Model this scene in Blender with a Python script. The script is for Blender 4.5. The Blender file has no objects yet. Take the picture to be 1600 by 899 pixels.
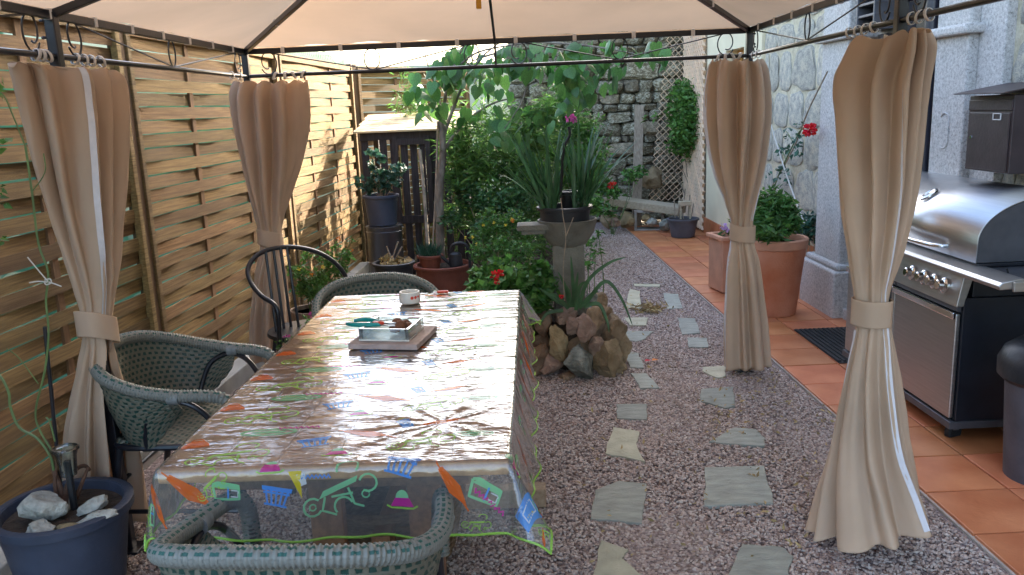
import bpy, math, random
import numpy as np
from mathutils import Vector, Matrix, Euler, noise
random.seed(7)
S = bpy.context.scene
COL = S.collection
R = math.radians
# ------------------------------------------------------------------ camera
CAMF, PITCH, ROLL, YAW, EYE = 1296.0, .2140, .0402, -.0302, 1.62
cy_, sy_ = math.cos(YAW), math.sin(YAW)
cF = Vector((sy_*math.cos(PITCH), cy_*math.cos(PITCH), -math.sin(PITCH)))
cr_ = Vector((cy_, -sy_, 0)); cu_ = cr_.cross(cF)
cR = cr_*math.cos(ROLL)-cu_*math.sin(ROLL); cU = cr_*math.sin(ROLL)+cu_*math.cos(ROLL)
cam_d = bpy.data.cameras.new('camera'); cam = bpy.data.objects.new('camera', cam_d); COL.objects.link(cam)
cam.matrix_world = Matrix(((cR.x, cU.x, -cF.x, 0), (cR.y, cU.y, -cF.y, 0), (cR.z, cU.z, -cF.z, EYE), (0, 0, 0, 1)))
cam_d.sensor_width = 36; cam_d.lens = 36*CAMF/1600; cam_d.clip_start = .05; cam_d.clip_end = 500
S.camera = cam
EYEP = Vector((0, 0, EYE))
def ray(x, y): return cF*CAMF+cR*(x-800)-cU*(y-449.5)          # measuring helpers: a point seen in the photo, at a known distance
def aty(x, y, Y): d = ray(x, y); return EYEP+d*(Y/d.y)
def atx(x, y, X): d = ray(x, y); return EYEP+d*(X/d.x)
def atz(x, y, z=0): d = ray(x, y); return EYEP+d*((z-EYE)/d.z)
# ------------------------------------------------------------------ sky, sun, exposure
SUN_EL, SUN_AZ = R(27), R(36)       # azimuth from +Y towards +X
W = bpy.data.worlds.new('World'); S.world = W; W.use_nodes = True
nt = W.node_tree; bg = nt.nodes['Background']
sky = nt.nodes.new('ShaderNodeTexSky'); sky.sky_type = 'NISHITA'; sky.sun_disc = False
sky.sun_elevation = SUN_EL; sky.sun_rotation = SUN_AZ; sky.air_density = 1.0; sky.dust_density = 5.0; sky.ozone_density = 1.0
nt.links.new(sky.outputs[0], bg.inputs[0]); bg.inputs[1].default_value = .15
sl = bpy.data.lights.new('sun', 'SUN'); sl.energy = 3.2; sl.angle = R(.6); sl.color = (1, .9, .74)
so = bpy.data.objects.new('sun', sl); COL.objects.link(so)
sd = Vector((math.sin(SUN_AZ)*math.cos(SUN_EL), math.cos(SUN_AZ)*math.cos(SUN_EL), math.sin(SUN_EL)))
so.rotation_euler = sd.to_track_quat('Z', 'Y').to_euler(); so.location = (0, 0, 8)
S.view_settings.view_transform = 'Standard'; S.view_settings.look = 'None'; S.view_settings.gamma = 1
S.view_settings.exposure = 2.95
# ------------------------------------------------------------------ materials
MATS = {}
def mat(name, col, rough=.6, var=.12, scale=8, bump=.15, bscale=60, metal=0, isl=0, obr=0, trans=0, stretch=(1, 1, 1), col2=None, spec=.5, coat=0, detail=5, bdist=.004, emit=None):
    if name in MATS: return MATS[name]
    m = bpy.data.materials.new(name); m.use_nodes = True; MATS[name] = m
    n = m.node_tree.nodes; l = m.node_tree.links; p = n['Principled BSDF']; out = n['Material Output']
    tc = n.new('ShaderNodeTexCoord'); mp = n.new('ShaderNodeMapping'); mp.inputs['Scale'].default_value = stretch
    l.new(tc.outputs['Object'], mp.inputs[0])
    nz = n.new('ShaderNodeTexNoise'); nz.inputs['Scale'].default_value = scale; nz.inputs['Detail'].default_value = detail
    l.new(mp.outputs[0], nz.inputs['Vector'])
    rp = n.new('ShaderNodeValToRGB'); rp.color_ramp.elements[0].position = .32; rp.color_ramp.elements[1].position = .68
    c2 = col2 or tuple(min(1, c*(1+var*1.6)) for c in col)
    c1 = tuple(c*(1-var) for c in col) if not col2 else col
    rp.color_ramp.elements[0].color = (*c1, 1); rp.color_ramp.elements[1].color = (*c2, 1)
    l.new(nz.outputs[0], rp.inputs[0]); cur = rp.outputs[0]
    if isl or obr:
        if isl: g = n.new('ShaderNodeNewGeometry'); rs = g.outputs['Random Per Island']; amt = isl
        else: g = n.new('ShaderNodeObjectInfo'); rs = g.outputs['Random']; amt = obr
        mr = n.new('ShaderNodeMapRange'); mr.inputs['To Min'].default_value = 1-amt; mr.inputs['To Max'].default_value = 1+amt
        l.new(rs, mr.inputs[0])
        hs = n.new('ShaderNodeHueSaturation'); l.new(mr.outputs[0], hs.inputs['Value']); l.new(cur, hs.inputs['Color'])
        mh = n.new('ShaderNodeMapRange'); mh.inputs['To Min'].default_value = .5-amt*.04; mh.inputs['To Max'].default_value = .5+amt*.04
        wn = n.new('ShaderNodeTexWhiteNoise'); wn.noise_dimensions = '1D'; l.new(rs, wn.inputs['W']); l.new(wn.outputs[0], mh.inputs[0]); l.new(mh.outputs[0], hs.inputs['Hue'])
        cur = hs.outputs[0]
    l.new(cur, p.inputs['Base Color'])
    p.inputs['Roughness'].default_value = rough; p.inputs['Metallic'].default_value = metal
    p.inputs['Specular IOR Level'].default_value = spec; p.inputs['Coat Weight'].default_value = coat
    if bump:
        b2 = n.new('ShaderNodeTexNoise'); b2.inputs['Scale'].default_value = bscale; b2.inputs['Detail'].default_value = 6
        l.new(mp.outputs[0], b2.inputs['Vector'])
        bp = n.new('ShaderNodeBump'); bp.inputs['Strength'].default_value = bump; bp.inputs['Distance'].default_value = bdist*4
        l.new(b2.outputs[0], bp.inputs['Height']); l.new(bp.outputs[0], p.inputs['Normal'])
    if trans:
        t = n.new('ShaderNodeBsdfTranslucent'); l.new(cur, t.inputs[0]); mx = n.new('ShaderNodeMixShader'); mx.inputs[0].default_value = trans
        l.new(p.outputs[0], mx.inputs[1]); l.new(t.outputs[0], mx.inputs[2]); l.new(mx.outputs[0], out.inputs[0])
    return m
M = lambda k: MATS[k]
mat('black_metal', (.012, .013, .018), .32, .2, 20, .05, 90, metal=.0, spec=.6)
mat('steel', (.46, .45, .44), .38, .06, 4, .12, 30, metal=1, stretch=(1, 1, 26))
mat('lid_steel', (.60, .60, .60), .33, .04, 4, .07, 22, metal=1, stretch=(18, 1, 18))
mat('chrome', (.75, .75, .75), .12, .03, 5, 0, metal=1)
mat('dark_plastic', (.018, .019, .022), .42, .25, 10, .08, 60)
mat('grill_black', (.012, .014, .02), .35, .2, 10, .04, 60)
mat('grey_metal', (.09, .09, .1), .45, .15, 10, .05, 60, metal=.4)
mat('white_plastic', (.72, .70, .68), .45, .05)
mat('curtain', (.66, .49, .35), .9, .07, 3, .3, 500, trans=.3, bdist=.0008)
mat('curtain_edge', (.66, .64, .66), .8, .04, 30, .1)
mat('canopy', (.62, .42, .265), .9, .10, 1.3, .18, 300, trans=.42, bdist=.0008)
mat('slat', (.135, .075, .024), .8, .3, 5, .45, 40, obr=.28, stretch=(9, .8, 26), col2=(.26, .16, .058), detail=9)
mat('fence_post', (.12, .07, .035), .75, .2, 5, .3, 60, stretch=(12, 12, 1))
mat('batten', (.17, .09, .04), .8, .2, 5, .3, 60, stretch=(12, 12, 1))
mat('kerb', (.30, .30, .29), .9, .15, 6, .3, 120)
mat('pine_dark', (.16, .075, .035), .55, .25, 4, .15, 50, stretch=(14, 1, 14), col2=(.27, .13, .06))
mat('pine_grey', (.26, .17, .10), .7, .25, 4, .2, 50, stretch=(14, 14, 14), col2=(.36, .26, .17))
mat('pine', (.46, .235, .09), .42, .2, 4, .15, 50, stretch=(14, 1, 14), col2=(.60, .33, .13), coat=.2)
mat('old_wood', (.24, .18, .13), .85, .2, 5, .5, 60, stretch=(14, 14, 1.2), col2=(.4, .32, .24))
mat('grey_plank', (.36, .29, .20), .85, .15, 5, .4, 60, stretch=(1.5, 14, 14), col2=(.50, .42, .30))
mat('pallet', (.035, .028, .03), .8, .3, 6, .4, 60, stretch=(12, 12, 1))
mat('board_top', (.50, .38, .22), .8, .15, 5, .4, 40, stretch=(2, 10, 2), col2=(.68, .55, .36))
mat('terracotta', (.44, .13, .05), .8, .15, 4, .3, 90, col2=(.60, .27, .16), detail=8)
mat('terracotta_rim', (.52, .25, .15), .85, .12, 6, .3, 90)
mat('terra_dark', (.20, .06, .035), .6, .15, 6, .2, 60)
mat('tile', (.42, .12, .042), .42, .16, 4, .12, 40, obr=.16, col2=(.58, .22, .095), detail=8)
mat('grout', (.36, .31, .27), .9, .15, 20, .4, 100)
mat('soil', (.045, .03, .02), .95, .4, 30, .9, 60)
mat('pot_black', (.014, .016, .02), .5, .25, 8, .1, 60)
mat('pot_blue', (.045, .055, .085), .5, .15, 8, .12, 60)
mat('pot_grey', (.07, .07, .085), .55, .2, 8, .15, 60)
mat('concrete', (.15, .145, .12), .9, .25, 7, .6, 70)
mat('concrete_pale', (.30, .28, .25), .9, .2, 7, .5, 80)
mat('slab_green', (.27, .28, .245), .8, .16, 9, .45, 45, obr=.15, stretch=(1, 3, 1))
mat('slab_cream', (.40, .38, .28), .8, .14, 9, .45, 45, obr=.12)
mat('rock_brown', (.19, .12, .07), .88, .3, 9, .7, 45, col2=(.34, .24, .15), obr=.25)
mat('rock_pink', (.21, .13, .095), .9, .3, 9, .9, 45, obr=.2, col2=(.38, .27, .2))
mat('rock_grey', (.09, .095, .08), .9, .3, 14, .9, 60, col2=(.30, .30, .25))
mat('rock_ochre', (.20, .14, .065), .9, .35, 8, 1, 40, obr=.2, col2=(.40, .30, .17))
mat('rock_white', (.38, .37, .32), .9, .25, 30, .8, 60)
mat('mortar', (.10, .085, .06), .95, .4, 12, .9, 40)
mat('cream_render', (.68, .60, .42), .9, .05, 3, .25, 60)
mat('pale_render', (.52, .56, .40), .9, .06, 2, .25, 50)
mat('orange_wood', (.60, .30, .07), .5, .12, 6, .15, 50, stretch=(10, 10, 1))
mat('lattice', (.66, .48, .33), .8, .18, 9, .35, 60, obr=.12, col2=(.86, .60, .38))
mat('leaf_tree', (.055, .15, .035), .42, .25, 10, .12, 40, trans=.42, obr=.35, spec=.6)
mat('leaf_bright', (.085, .19, .035), .5, .3, 6, 0, isl=.35, trans=.4)
mat('leaf_mid', (.075, .18, .035), .5, .3, 6, 0, isl=.45, trans=.35)
mat('leaf_dark', (.045, .12, .035), .45, .3, 6, 0, isl=.4, trans=.25)
mat('leaf_bamboo', (.10, .21, .045), .5, .3, 6, 0, isl=.4, trans=.35)
mat('leaf_hedge', (.09, .17, .04), .6, .3, 3, 0, isl=.4, trans=.5)
mat('leaf_rose', (.03, .09, .055), .45, .3, 6, 0, isl=.3, trans=.2)
mat('iris_leaf', (.045, .125, .05), .42, .25, 12, .1, 60, obr=.3, trans=.2, stretch=(3, 3, 1))
mat('blade_green', (.05, .12, .045), .42, .2, 12, .1, 60, trans=.2)
mat('bark', (.12, .09, .07), .9, .35, 18, .8, 60, stretch=(1, 1, .4), col2=(.30, .27, .22))
mat('twig', (.28, .22, .16), .85, .25, 14, .4, 60)
mat('twig_dark', (.10, .05, .03), .85, .3, 18, .5, 60)
mat('cane', (.10, .16, .05), .5, .25, 8, .1)
mat('petal_red', (.62, .012, .02), .55, .15, 20, .1, isl=.15, trans=.2)
mat('petal_pink', (.62, .10, .36), .55, .15, 20, .1, isl=.15, trans=.2)
mat('petal_lilac', (.52, .36, .62), .55, .15, 20, .1, isl=.15, trans=.2)
mat('petal_orange', (.72, .22, .02), .55, .15, 20, .1, isl=.15)
mat('petal_yellow', (.72, .55, .05), .55, .15, 20, .1, isl=.15)
mat('dry_leaf', (.36, .26, .12), .85, .25, 12, .2, isl=.3)
mat('mailbox_brown', (.045, .03, .03), .45, .15, 12, .08)
mat('door_black', (.012, .012, .018), .35, .2, 6, .08)
mat('pipe_black', (.02, .02, .03), .28, .2, 6, .05)
mat('brass', (.50, .34, .10), .3, .1, metal=1)
mat('teal_plastic', (.0, .24, .22), .35, .1)
mat('red_plastic', (.62, .05, .02), .35, .1)
mat('blue_plastic', (.05, .16, .33), .4, .15)
mat('amber_plastic', (.62, .28, .01), .25, .1)
mat('ceramic', (.72, .69, .62), .25, .05)
mat('tray_stone', (.36, .27, .24), .7, .15, 25, .3, 90)
mat('wicker', (.17, .11, .06), .8, .3, 40, .7, 120, stretch=(1, 1, 5))
mat('rope', (.55, .52, .46), .8, .1)
mat('rust', (.16, .06, .03), .85, .35, 14, .6, 60)
mat('rubber', (.012, .012, .013), .7, .2, 10, .2)
mat('zinc', (.24, .25, .28), .28, .15, 3, .1, 20, metal=.85, stretch=(3, 3, .4))
mat('barrel', (.27, .19, .13), .85, .2, 6, .4, 50, stretch=(10, 10, 1))
mat('metal_basin', (.07, .075, .085), .4, .2, 6, .1)
def node_mat(name):
    m = bpy.data.materials.new(name); m.use_nodes = True; MATS[name] = m
    return m, m.node_tree.nodes, m.node_tree.links, m.node_tree.nodes['Principled BSDF'], m.node_tree.nodes['Material Output']
def N(n, t, **k):
    o = n.new('ShaderNode'+t)
    for a, b in k.items():
        if a in o.inputs: o.inputs[a].default_value = b
        else: setattr(o, a, b)
    return o
def ramp(n, stops, interp='LINEAR'):
    r = n.new('ShaderNodeValToRGB'); cr = r.color_ramp; cr.interpolation = interp
    while len(cr.elements) < len(stops): cr.elements.new(.5)
    for e, (p, c) in zip(cr.elements, stops): e.position = p; e.color = (*c, 1)
    return r
# gravel pebbles (random per instance) and the bed under them
m, n, l, p, out = node_mat('pebble')
oi = N(n, 'ObjectInfo'); rp = ramp(n, [(0, (.22, .14, .11)), (.22, (.46, .33, .275)), (.5, (.60, .455, .39)), (.74, (.72, .60, .53)), (.88, (.34, .26, .24)), (1, (.76, .67, .59))])
l.new(oi.outputs['Random'], rp.inputs[0])
tc = N(n, 'TexCoord'); nz = N(n, 'TexNoise', Scale=160.); l.new(tc.outputs['Object'], nz.inputs[0])
mx = N(n, 'MixRGB', blend_type='MULTIPLY'); mx.inputs[0].default_value = .5; l.new(rp.outputs[0], mx.inputs[1]); l.new(nz.outputs[0], mx.inputs[2]); l.new(mx.outputs[0], p.inputs['Base Color']); p.inputs['Roughness'].default_value = .85
m, n, l, p, out = node_mat('gravel_bed')
tc = N(n, 'TexCoord'); vo = N(n, 'TexVoronoi', Scale=95.); l.new(tc.outputs['Object'], vo.inputs['Vector'])
rp = ramp(n, [(0, (.09, .06, .055)), (.4, (.26, .19, .175)), (.7, (.38, .30, .28)), (1, (.2, .15, .145))]); sp = N(n, 'SeparateColor'); l.new(vo.outputs['Color'], sp.inputs[0]); l.new(sp.outputs[0], rp.inputs[0])
l.new(rp.outputs[0], p.inputs['Base Color']); bp = N(n, 'Bump', Strength=.8, Distance=.01); bp.invert = True; l.new(vo.outputs['Distance'], bp.inputs['Height']); l.new(bp.outputs[0], p.inputs['Normal']); p.inputs['Roughness'].default_value = .9
# lichen mottled wall stone
def mottled(name, stops, sc1, sc2, bstr, obr=.15, rough=.92, bd=.02):
    m, n, l, p, out = node_mat(name)
    tc = N(n, 'TexCoord'); a = N(n, 'TexNoise', Scale=sc1, Detail=8.); a.inputs['Roughness'].default_value = .65; l.new(tc.outputs['Object'], a.inputs[0])
    b = N(n, 'TexNoise', Scale=sc2, Detail=8.); b.inputs['Roughness'].default_value = .7; l.new(tc.outputs['Object'], b.inputs[0])
    mm = N(n, 'Math', operation='ADD'); l.new(a.outputs[0], mm.inputs[0]); l.new(b.outputs[0], mm.inputs[1])
    m2 = N(n, 'Math', operation='MULTIPLY'); l.new(mm.outputs[0], m2.inputs[0]); m2.inputs[1].default_value = .5
    rp = ramp(n, stops); l.new(m2.outputs[0], rp.inputs[0])
    oi = N(n, 'ObjectInfo'); mr = N(n, 'MapRange'); mr.inputs['To Min'].default_value = 1-obr; mr.inputs['To Max'].default_value = 1+obr; l.new(oi.outputs['Random'], mr.inputs[0])
    hs = N(n, 'HueSaturation'); l.new(mr.outputs[0], hs.inputs['Value']); l.new(rp.outputs[0], hs.inputs['Color'])
    l.new(hs.outputs[0], p.inputs['Base Color']); p.inputs['Roughness'].default_value = rough
    bp = N(n, 'Bump', Strength=bstr, Distance=bd); l.new(m2.outputs[0], bp.inputs['Height']); l.new(bp.outputs[0], p.inputs['Normal'])
mottled('wall_stone', [(.38, (.05, .043, .027)), (.47, (.15, .125, .08)), (.53, (.28, .25, .17)), (.585, (.62, .59, .48))], 8, 34, .9, .3)
mottled('old_stone', [(.38, (.06, .06, .045)), (.5, (.22, .18, .12)), (.6, (.42, .36, .26))], 7, 30, .8, .3)
mottled('house_stone', [(.36, (.17, .16, .14)), (.45, (.31, .295, .26)), (.51, (.44, .41, .34)), (.57, (.58, .52, .39)), (.66, (.66, .60, .46))], 5, 42, .7, .12)
mottled('house_mortar', [(.36, (.36, .31, .22)), (.5, (.56, .49, .34)), (.62, (.68, .61, .46))], 4, 40, .8, 0)
mottled('granite', [(.38, (.20, .185, .17)), (.455, (.40, .375, .345)), (.52, (.52, .49, .455)), (.60, (.64, .61, .57))], 60, 210, .35, .05, .8, .006)
# woven rattan: UV u = metres along, v = across
def rattan(name, a, b, su, sv, band=None):
    m, n, l, p, out = node_mat(name)
    uv = N(n, 'UVMap'); br = N(n, 'TexBrick'); br.offset = .5; br.squash = 1
    mp = N(n, 'Mapping'); mp.inputs['Scale'].default_value = (su, sv, 1); l.new(uv.outputs[0], mp.inputs[0]); l.new(mp.outputs[0], br.inputs['Vector'])
    br.inputs['Color1'].default_value = (*b, 1); br.inputs['Color2'].default_value = (*[c*.8 for c in b], 1); br.inputs['Mortar'].default_value = (*a, 1)
    br.inputs['Scale'].default_value = 1; br.inputs['Mortar Size'].default_value = .26; br.inputs['Mortar Smooth'].default_value = .25; br.inputs['Brick Width'].default_value = 1; br.inputs['Row Height'].default_value = 1
    cc = br.outputs['Color']
    if band:
        tcn = N(n, 'TexCoord'); sx = N(n, 'SeparateXYZ'); l.new(uv.outputs[0], sx.inputs[0]); gn = N(n, 'SeparateXYZ'); l.new(tcn.outputs['Normal'], gn.inputs[0]); g1 = N(n, 'Math', operation='GREATER_THAN'); g1.inputs[1].default_value = .45; g2 = N(n, 'Math', operation='LESS_THAN'); g2.inputs[1].default_value = 2
        l.new(gn.outputs[2], g1.inputs[0]); l.new(sx.outputs[1], g2.inputs[0]); g3 = N(n, 'Math', operation='MULTIPLY'); l.new(g1.outputs[0], g3.inputs[0]); l.new(g2.outputs[0], g3.inputs[1])
        mc = N(n, 'MixRGB'); mc.inputs[1].default_value = (*a, 1); l.new(g3.outputs[0], mc.inputs[0]); l.new(cc, mc.inputs[2]); cc = mc.outputs[0]
    l.new(cc, p.inputs['Base Color']); p.inputs['Roughness'].default_value = .5
    bp = N(n, 'Bump', Strength=.6, Distance=.004); l.new(br.outputs['Fac'], bp.inputs['Height']); l.new(bp.outputs[0], p.inputs['Normal'])
rattan('weave', (.135, .13, .095), (.015, .055, .042), 34, 45)
rattan('rail_weave', (.19, .19, .165), (.02, .095, .075), 30, 10, (.30, .62))
mat('rattan_wrap', (.19, .195, .19), .5, .12, 40, .1, 100)
# clear film
def film(name, tint, ior, rough, bumps, milky=.02):
    m, n, l, p, out = node_mat(name); n.remove(p)
    t = N(n, 'BsdfTransparent'); t.inputs[0].default_value = (*tint, 1); g = N(n, 'BsdfGlossy'); g.inputs['Roughness'].default_value = rough
    fr = N(n, 'Fresnel'); fr.inputs[0].default_value = ior; mx = N(n, 'MixShader')
    tc = N(n, 'TexCoord'); hs = None
    for (sc, st, amt) in bumps:
        mp = N(n, 'Mapping'); mp.inputs['Scale'].default_value = st; l.new(tc.outputs['Object'], mp.inputs[0])
        nz = N(n, 'TexNoise', Scale=sc, Detail=3.); l.new(mp.outputs[0], nz.inputs[0])
        bp = N(n, 'Bump', Strength=amt, Distance=.02); l.new(nz.outputs[0], bp.inputs['Height'])
        if hs: l.new(hs, bp.inputs['Normal'])
        hs = bp.outputs[0]
    if hs: l.new(hs, g.inputs['Normal']); pass
    m2 = N(n, 'Math', operation='MULTIPLY'); m2.inputs[1].default_value = 2.2; m2.use_clamp = True; l.new(fr.outputs[0], m2.inputs[0])
    df = N(n, 'BsdfDiffuse'); df.inputs[0].default_value = (.8, .8, .78, 1); md = N(n, 'MixShader'); md.inputs[0].default_value = milky; l.new(t.outputs[0], md.inputs[1]); l.new(df.outputs[0], md.inputs[2]); l.new(m2.outputs[0], mx.inputs[0]); l.new(md.outputs[0], mx.inputs[1]); l.new(g.outputs[0], mx.inputs[2]); l.new(mx.outputs[0], out.inputs[0])
film('clear_film', (.93, .95, .93), 1.5, .07, [(5, (1, 4, 1), .30), (22, (1, 2.5, 1), .10)], .085)
film('clear_plastic', (.75, .8, .78), 1.5, .05, [])
film('window_glass', (.18, .2, .2), 1.5, .03, [])
def net(name, col, sc, fill):
    m, n, l, p, out = node_mat(name)
    p.inputs['Base Color'].default_value = (*col, 1); p.inputs['Roughness'].default_value = .7
    t = N(n, 'BsdfTransparent'); tl = N(n, 'BsdfTranslucent'); tl.inputs[0].default_value = (*col, 1)
    a = N(n, 'MixShader'); a.inputs[0].default_value = .6; l.new(p.outputs[0], a.inputs[1]); l.new(tl.outputs[0], a.inputs[2])
    mx = N(n, 'MixShader'); mx.inputs[0].default_value = fill
    l.new(t.outputs[0], mx.inputs[1]); l.new(a.outputs[0], mx.inputs[2]); l.new(mx.outputs[0], out.inputs[0])
net('shade_net', (.06, .26, .17), 1, .8)
for nm, c in dict(lime=(.42, .75, .12), mint=(.30, .72, .36), orange=(.85, .16, .02), blue=(.10, .36, .85), magenta=(.75, .04, .36), yellow=(.85, .65, .02), teal=(.02, .42, .34), white=(.8, .82, .8)).items():
    m = mat('print_'+nm, c, .12, .04, 10, 0, trans=.3); n = m.node_tree.nodes; l = m.node_tree.links; o_ = n['Material Output']; s_ = o_.inputs[0].links[0].from_socket
    t_ = N(n, 'BsdfTransparent'); k_ = N(n, 'MixShader'); k_.inputs[0].default_value = .68; l.new(t_.outputs[0], k_.inputs[1]); l.new(s_, k_.inputs[2]); l.new(k_.outputs[0], o_.inputs[0])
# ------------------------------------------------------------------ mesh helpers
class MB:
    def __init__(s, W=None):
        s.v = []; s.f = []; s.uv = {}; s.W = Vector(W.location) if hasattr(W, 'location') else (Vector(W) if W is not None else Vector((0, 0, 0)))
    def add(s, vs, fs):
        o = len(s.v); s.v += [tuple(v) for v in vs]; s.f += [tuple(i+o for i in f) for f in fs]; return o
    def box(s, c, d, rz=0, rot=None, taper=1):
        c = Vector(c); hx, hy, hz = d[0]/2, d[1]/2, d[2]/2
        q = rot if rot is not None else Matrix.Rotation(rz, 3, 'Z')
        vs = []
        for z in (-1, 1):
            k = taper if z > 0 else 1
            for x, y in ((-1, -1), (1, -1), (1, 1), (-1, 1)): vs.append(c+q @ Vector((x*hx*k, y*hy*k, z*hz)))
        s.add(vs, [(3, 2, 1, 0), (4, 5, 6, 7), (0, 1, 5, 4), (1, 2, 6, 5), (2, 3, 7, 6), (3, 0, 4, 7)]); return s
    def bar(s, a, b, w, h, up=Vector((0, 0, 1))):
        a = Vector(a); b = Vector(b); z = (b-a); L = z.length; z = z.normalized()
        x = up.cross(z)
        if x.length < 1e-3: x = Vector((1, 0, 0))
        x.normalize(); y = z.cross(x)
        q = Matrix((x, y, z)).transposed(); return s.box((a+b)/2, (w, h, L), rot=q)
    def tube(s, pts, r, n=8, closed=False, cap=True, uvs=None, ribs=None):
        P = [Vector(q) for q in pts]; k = len(P)
        rr = r if isinstance(r, (list, tuple)) else [r]*k
        t0 = None; rings = []; acc = 0
        for i in range(k):
            a = P[(i-1) % k] if (closed or i > 0) else P[0]; b = P[(i+1) % k] if (closed or i < k-1) else P[-1]
            t = (b-a).normalized() if (b-a).length > 1e-9 else Vector((0, 0, 1))
            if t0 is None:
                u = Vector((0, 0, 1)) if abs(t.z) < .9 else Vector((0, 1, 0)); x = (u-t*u.dot(t)).normalized()
            else:
                x = (x-t*x.dot(t)); x = x.normalized() if x.length > 1e-6 else t.orthogonal().normalized()
            t0 = t; y = t.cross(x)
            rings.append([P[i]+(x*math.cos(2*math.pi*j/n)+y*math.sin(2*math.pi*j/n))*rr[i] for j in range(n)])
        o = len(s.v)
        for q in rings: s.v += [tuple(v) for v in q]
        L = [0]
        for i in range(1, k): L.append(L[-1]+(P[i]-P[i-1]).length)
        for i in range(k if closed else k-1):
            for j in range(n):
                a = o+i*n+j; b = o+i*n+(j+1) % n; c = o+((i+1) % k)*n+(j+1) % n; d = o+((i+1) % k)*n+j
                if uvs: s.uv[len(s.f)] = [(L[i], j/n*uvs), (L[i], (j+1)/n*uvs), (L[(i+1) % k], (j+1)/n*uvs), (L[(i+1) % k], j/n*uvs)]
                s.f.append((a, b, c, d))
        if cap and not closed:
            s.f.append(tuple(o+j for j in range(n))[::-1]); s.f.append(tuple(o+(k-1)*n+j for j in range(n)))
        return s
    def lathe(s, prof, c=(0, 0, 0), n=28, squash=1, rz=0, cap=True):
        c = Vector(c); vs = []; k = len(prof); cr, sr = math.cos(rz), math.sin(rz)
        for r, z in prof:
            for j in range(n):
                a = 2*math.pi*j/n; x = r*math.cos(a); y = r*math.sin(a)*squash
                vs.append(c+Vector((x*cr-y*sr, x*sr+y*cr, z)))
        fs = [(i*n+j, i*n+(j+1) % n, (i+1)*n+(j+1) % n, (i+1)*n+j) for i in range(k-1) for j in range(n)]
        if cap and prof[0][0] > 1e-6: fs.append(tuple(range(n))[::-1])
        if cap and prof[-1][0] > 1e-6: fs.append(tuple((k-1)*n+j for j in range(n)))
        s.add(vs, fs); return s
    def grid(s, fn, nu, nv, uv=None, closed=False):
        o = len(s.v)
        for j in range(nv+1):
            for i in range(nu+1): s.v.append(tuple(fn(i/nu, j/nv)))
        for j in range(nv):
            for i in range(nu):
                a = o+j*(nu+1)+i
                if uv: s.uv[len(s.f)] = [(i/nu*uv[0], j/nv*uv[1]), ((i+1)/nu*uv[0], j/nv*uv[1]), ((i+1)/nu*uv[0], (j+1)/nv*uv[1]), (i/nu*uv[0], (j+1)/nv*uv[1])]
                s.f.append((a, a+1, a+nu+2, a+nu+1))
        return s
    def prism(s, poly, z0, z1, cen=(0, 0), inset=0):
        k = len(poly); cx = sum(p[0] for p in poly)/k; cy = sum(p[1] for p in poly)/k
        vs = [(p[0], p[1], z0) for p in poly]+[(p[0], p[1], z1-inset*.5) for p in poly]
        fs = [(i, (i+1) % k, k+(i+1) % k, k+i) for i in range(k)]+[tuple(range(k))[::-1]]
        if inset:
            vs += [(cx+(p[0]-cx)*(1-inset*8), cy+(p[1]-cy)*(1-inset*8), z1) for p in poly]
            fs += [(k+i, k+(i+1) % k, 2*k+(i+1) % k, 2*k+i) for i in range(k)]+[tuple(2*k+i for i in range(k))]
        else: fs.append(tuple(k+i for i in range(k)))
        s.add(vs, fs); return s
    def mesh(s, name, m, smooth=False):
        me = bpy.data.meshes.new(name); w = s.W
        me.from_pydata([(v[0]-w.x, v[1]-w.y, v[2]-w.z) for v in s.v], [], s.f)
        if s.uv:
            ul = me.uv_layers.new(name='UVMap')
            for pi, uvs in s.uv.items():
                st = me.polygons[pi].loop_start
                for k, q in enumerate(uvs): ul.data[st+k].uv = q
        if smooth:
            me.polygons.foreach_set('use_smooth', [True]*len(me.polygons))
            if smooth != 'all':
                try: me.set_sharp_from_angle(angle=R(smooth if smooth is not True else 40))
                except Exception: pass
        me.materials.append(MATS[m] if isinstance(m, str) else m); me.update(); return me
    def build(s, name, m, parent=None, smooth=False, bevel=0, loc=None, kind=None):
        if parent is None and loc is not None and s.W.length == 0: s.W = Vector(loc)
        o = bpy.data.objects.new(name, s.mesh(name, m, smooth)); COL.objects.link(o)
        if parent: o.parent = parent
        elif s.W.length: o.location = s.W
        if bevel:
            b = o.modifiers.new('bevel', 'BEVEL'); b.width = bevel; b.segments = 2; b.limit_method = 'ANGLE'; b.angle_limit = R(35)
        if kind: o['kind'] = kind
        return o
def thing(name, label, cat, loc=(0, 0, 0), rz=0, group=None):
    o = bpy.data.objects.new(name, None); COL.objects.link(o); o.location = loc; o.rotation_euler = (0, 0, rz); o.empty_display_size = .1
    return tag(o, label, cat, group)
def tag(o, label, cat, group=None):
    o['label'] = label; o['category'] = cat
    if group: o['group'] = group
    return o
def struct(o): o['kind'] = 'structure'; return o
def copy_tree(o, loc, rz=0, label=None, kids=True):
    c = o.copy(); COL.objects.link(c); c.location = loc; c.rotation_euler = (0, 0, rz)
    if label: c['label'] = label
    for ch in o.children:
        d = ch.copy(); COL.objects.link(d); d.parent = c
        for g in ch.children: e = g.copy(); COL.objects.link(e); e.parent = d
    return c
def inst(o, parent, loc=None, rot=None, scale=None):      # another piece sharing the mesh
    c = o.copy(); COL.objects.link(c); c.parent = parent
    if loc is not None: c.location = loc
    if rot is not None: c.rotation_euler = rot
    if scale is not None: c.scale = scale
    return c
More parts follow.
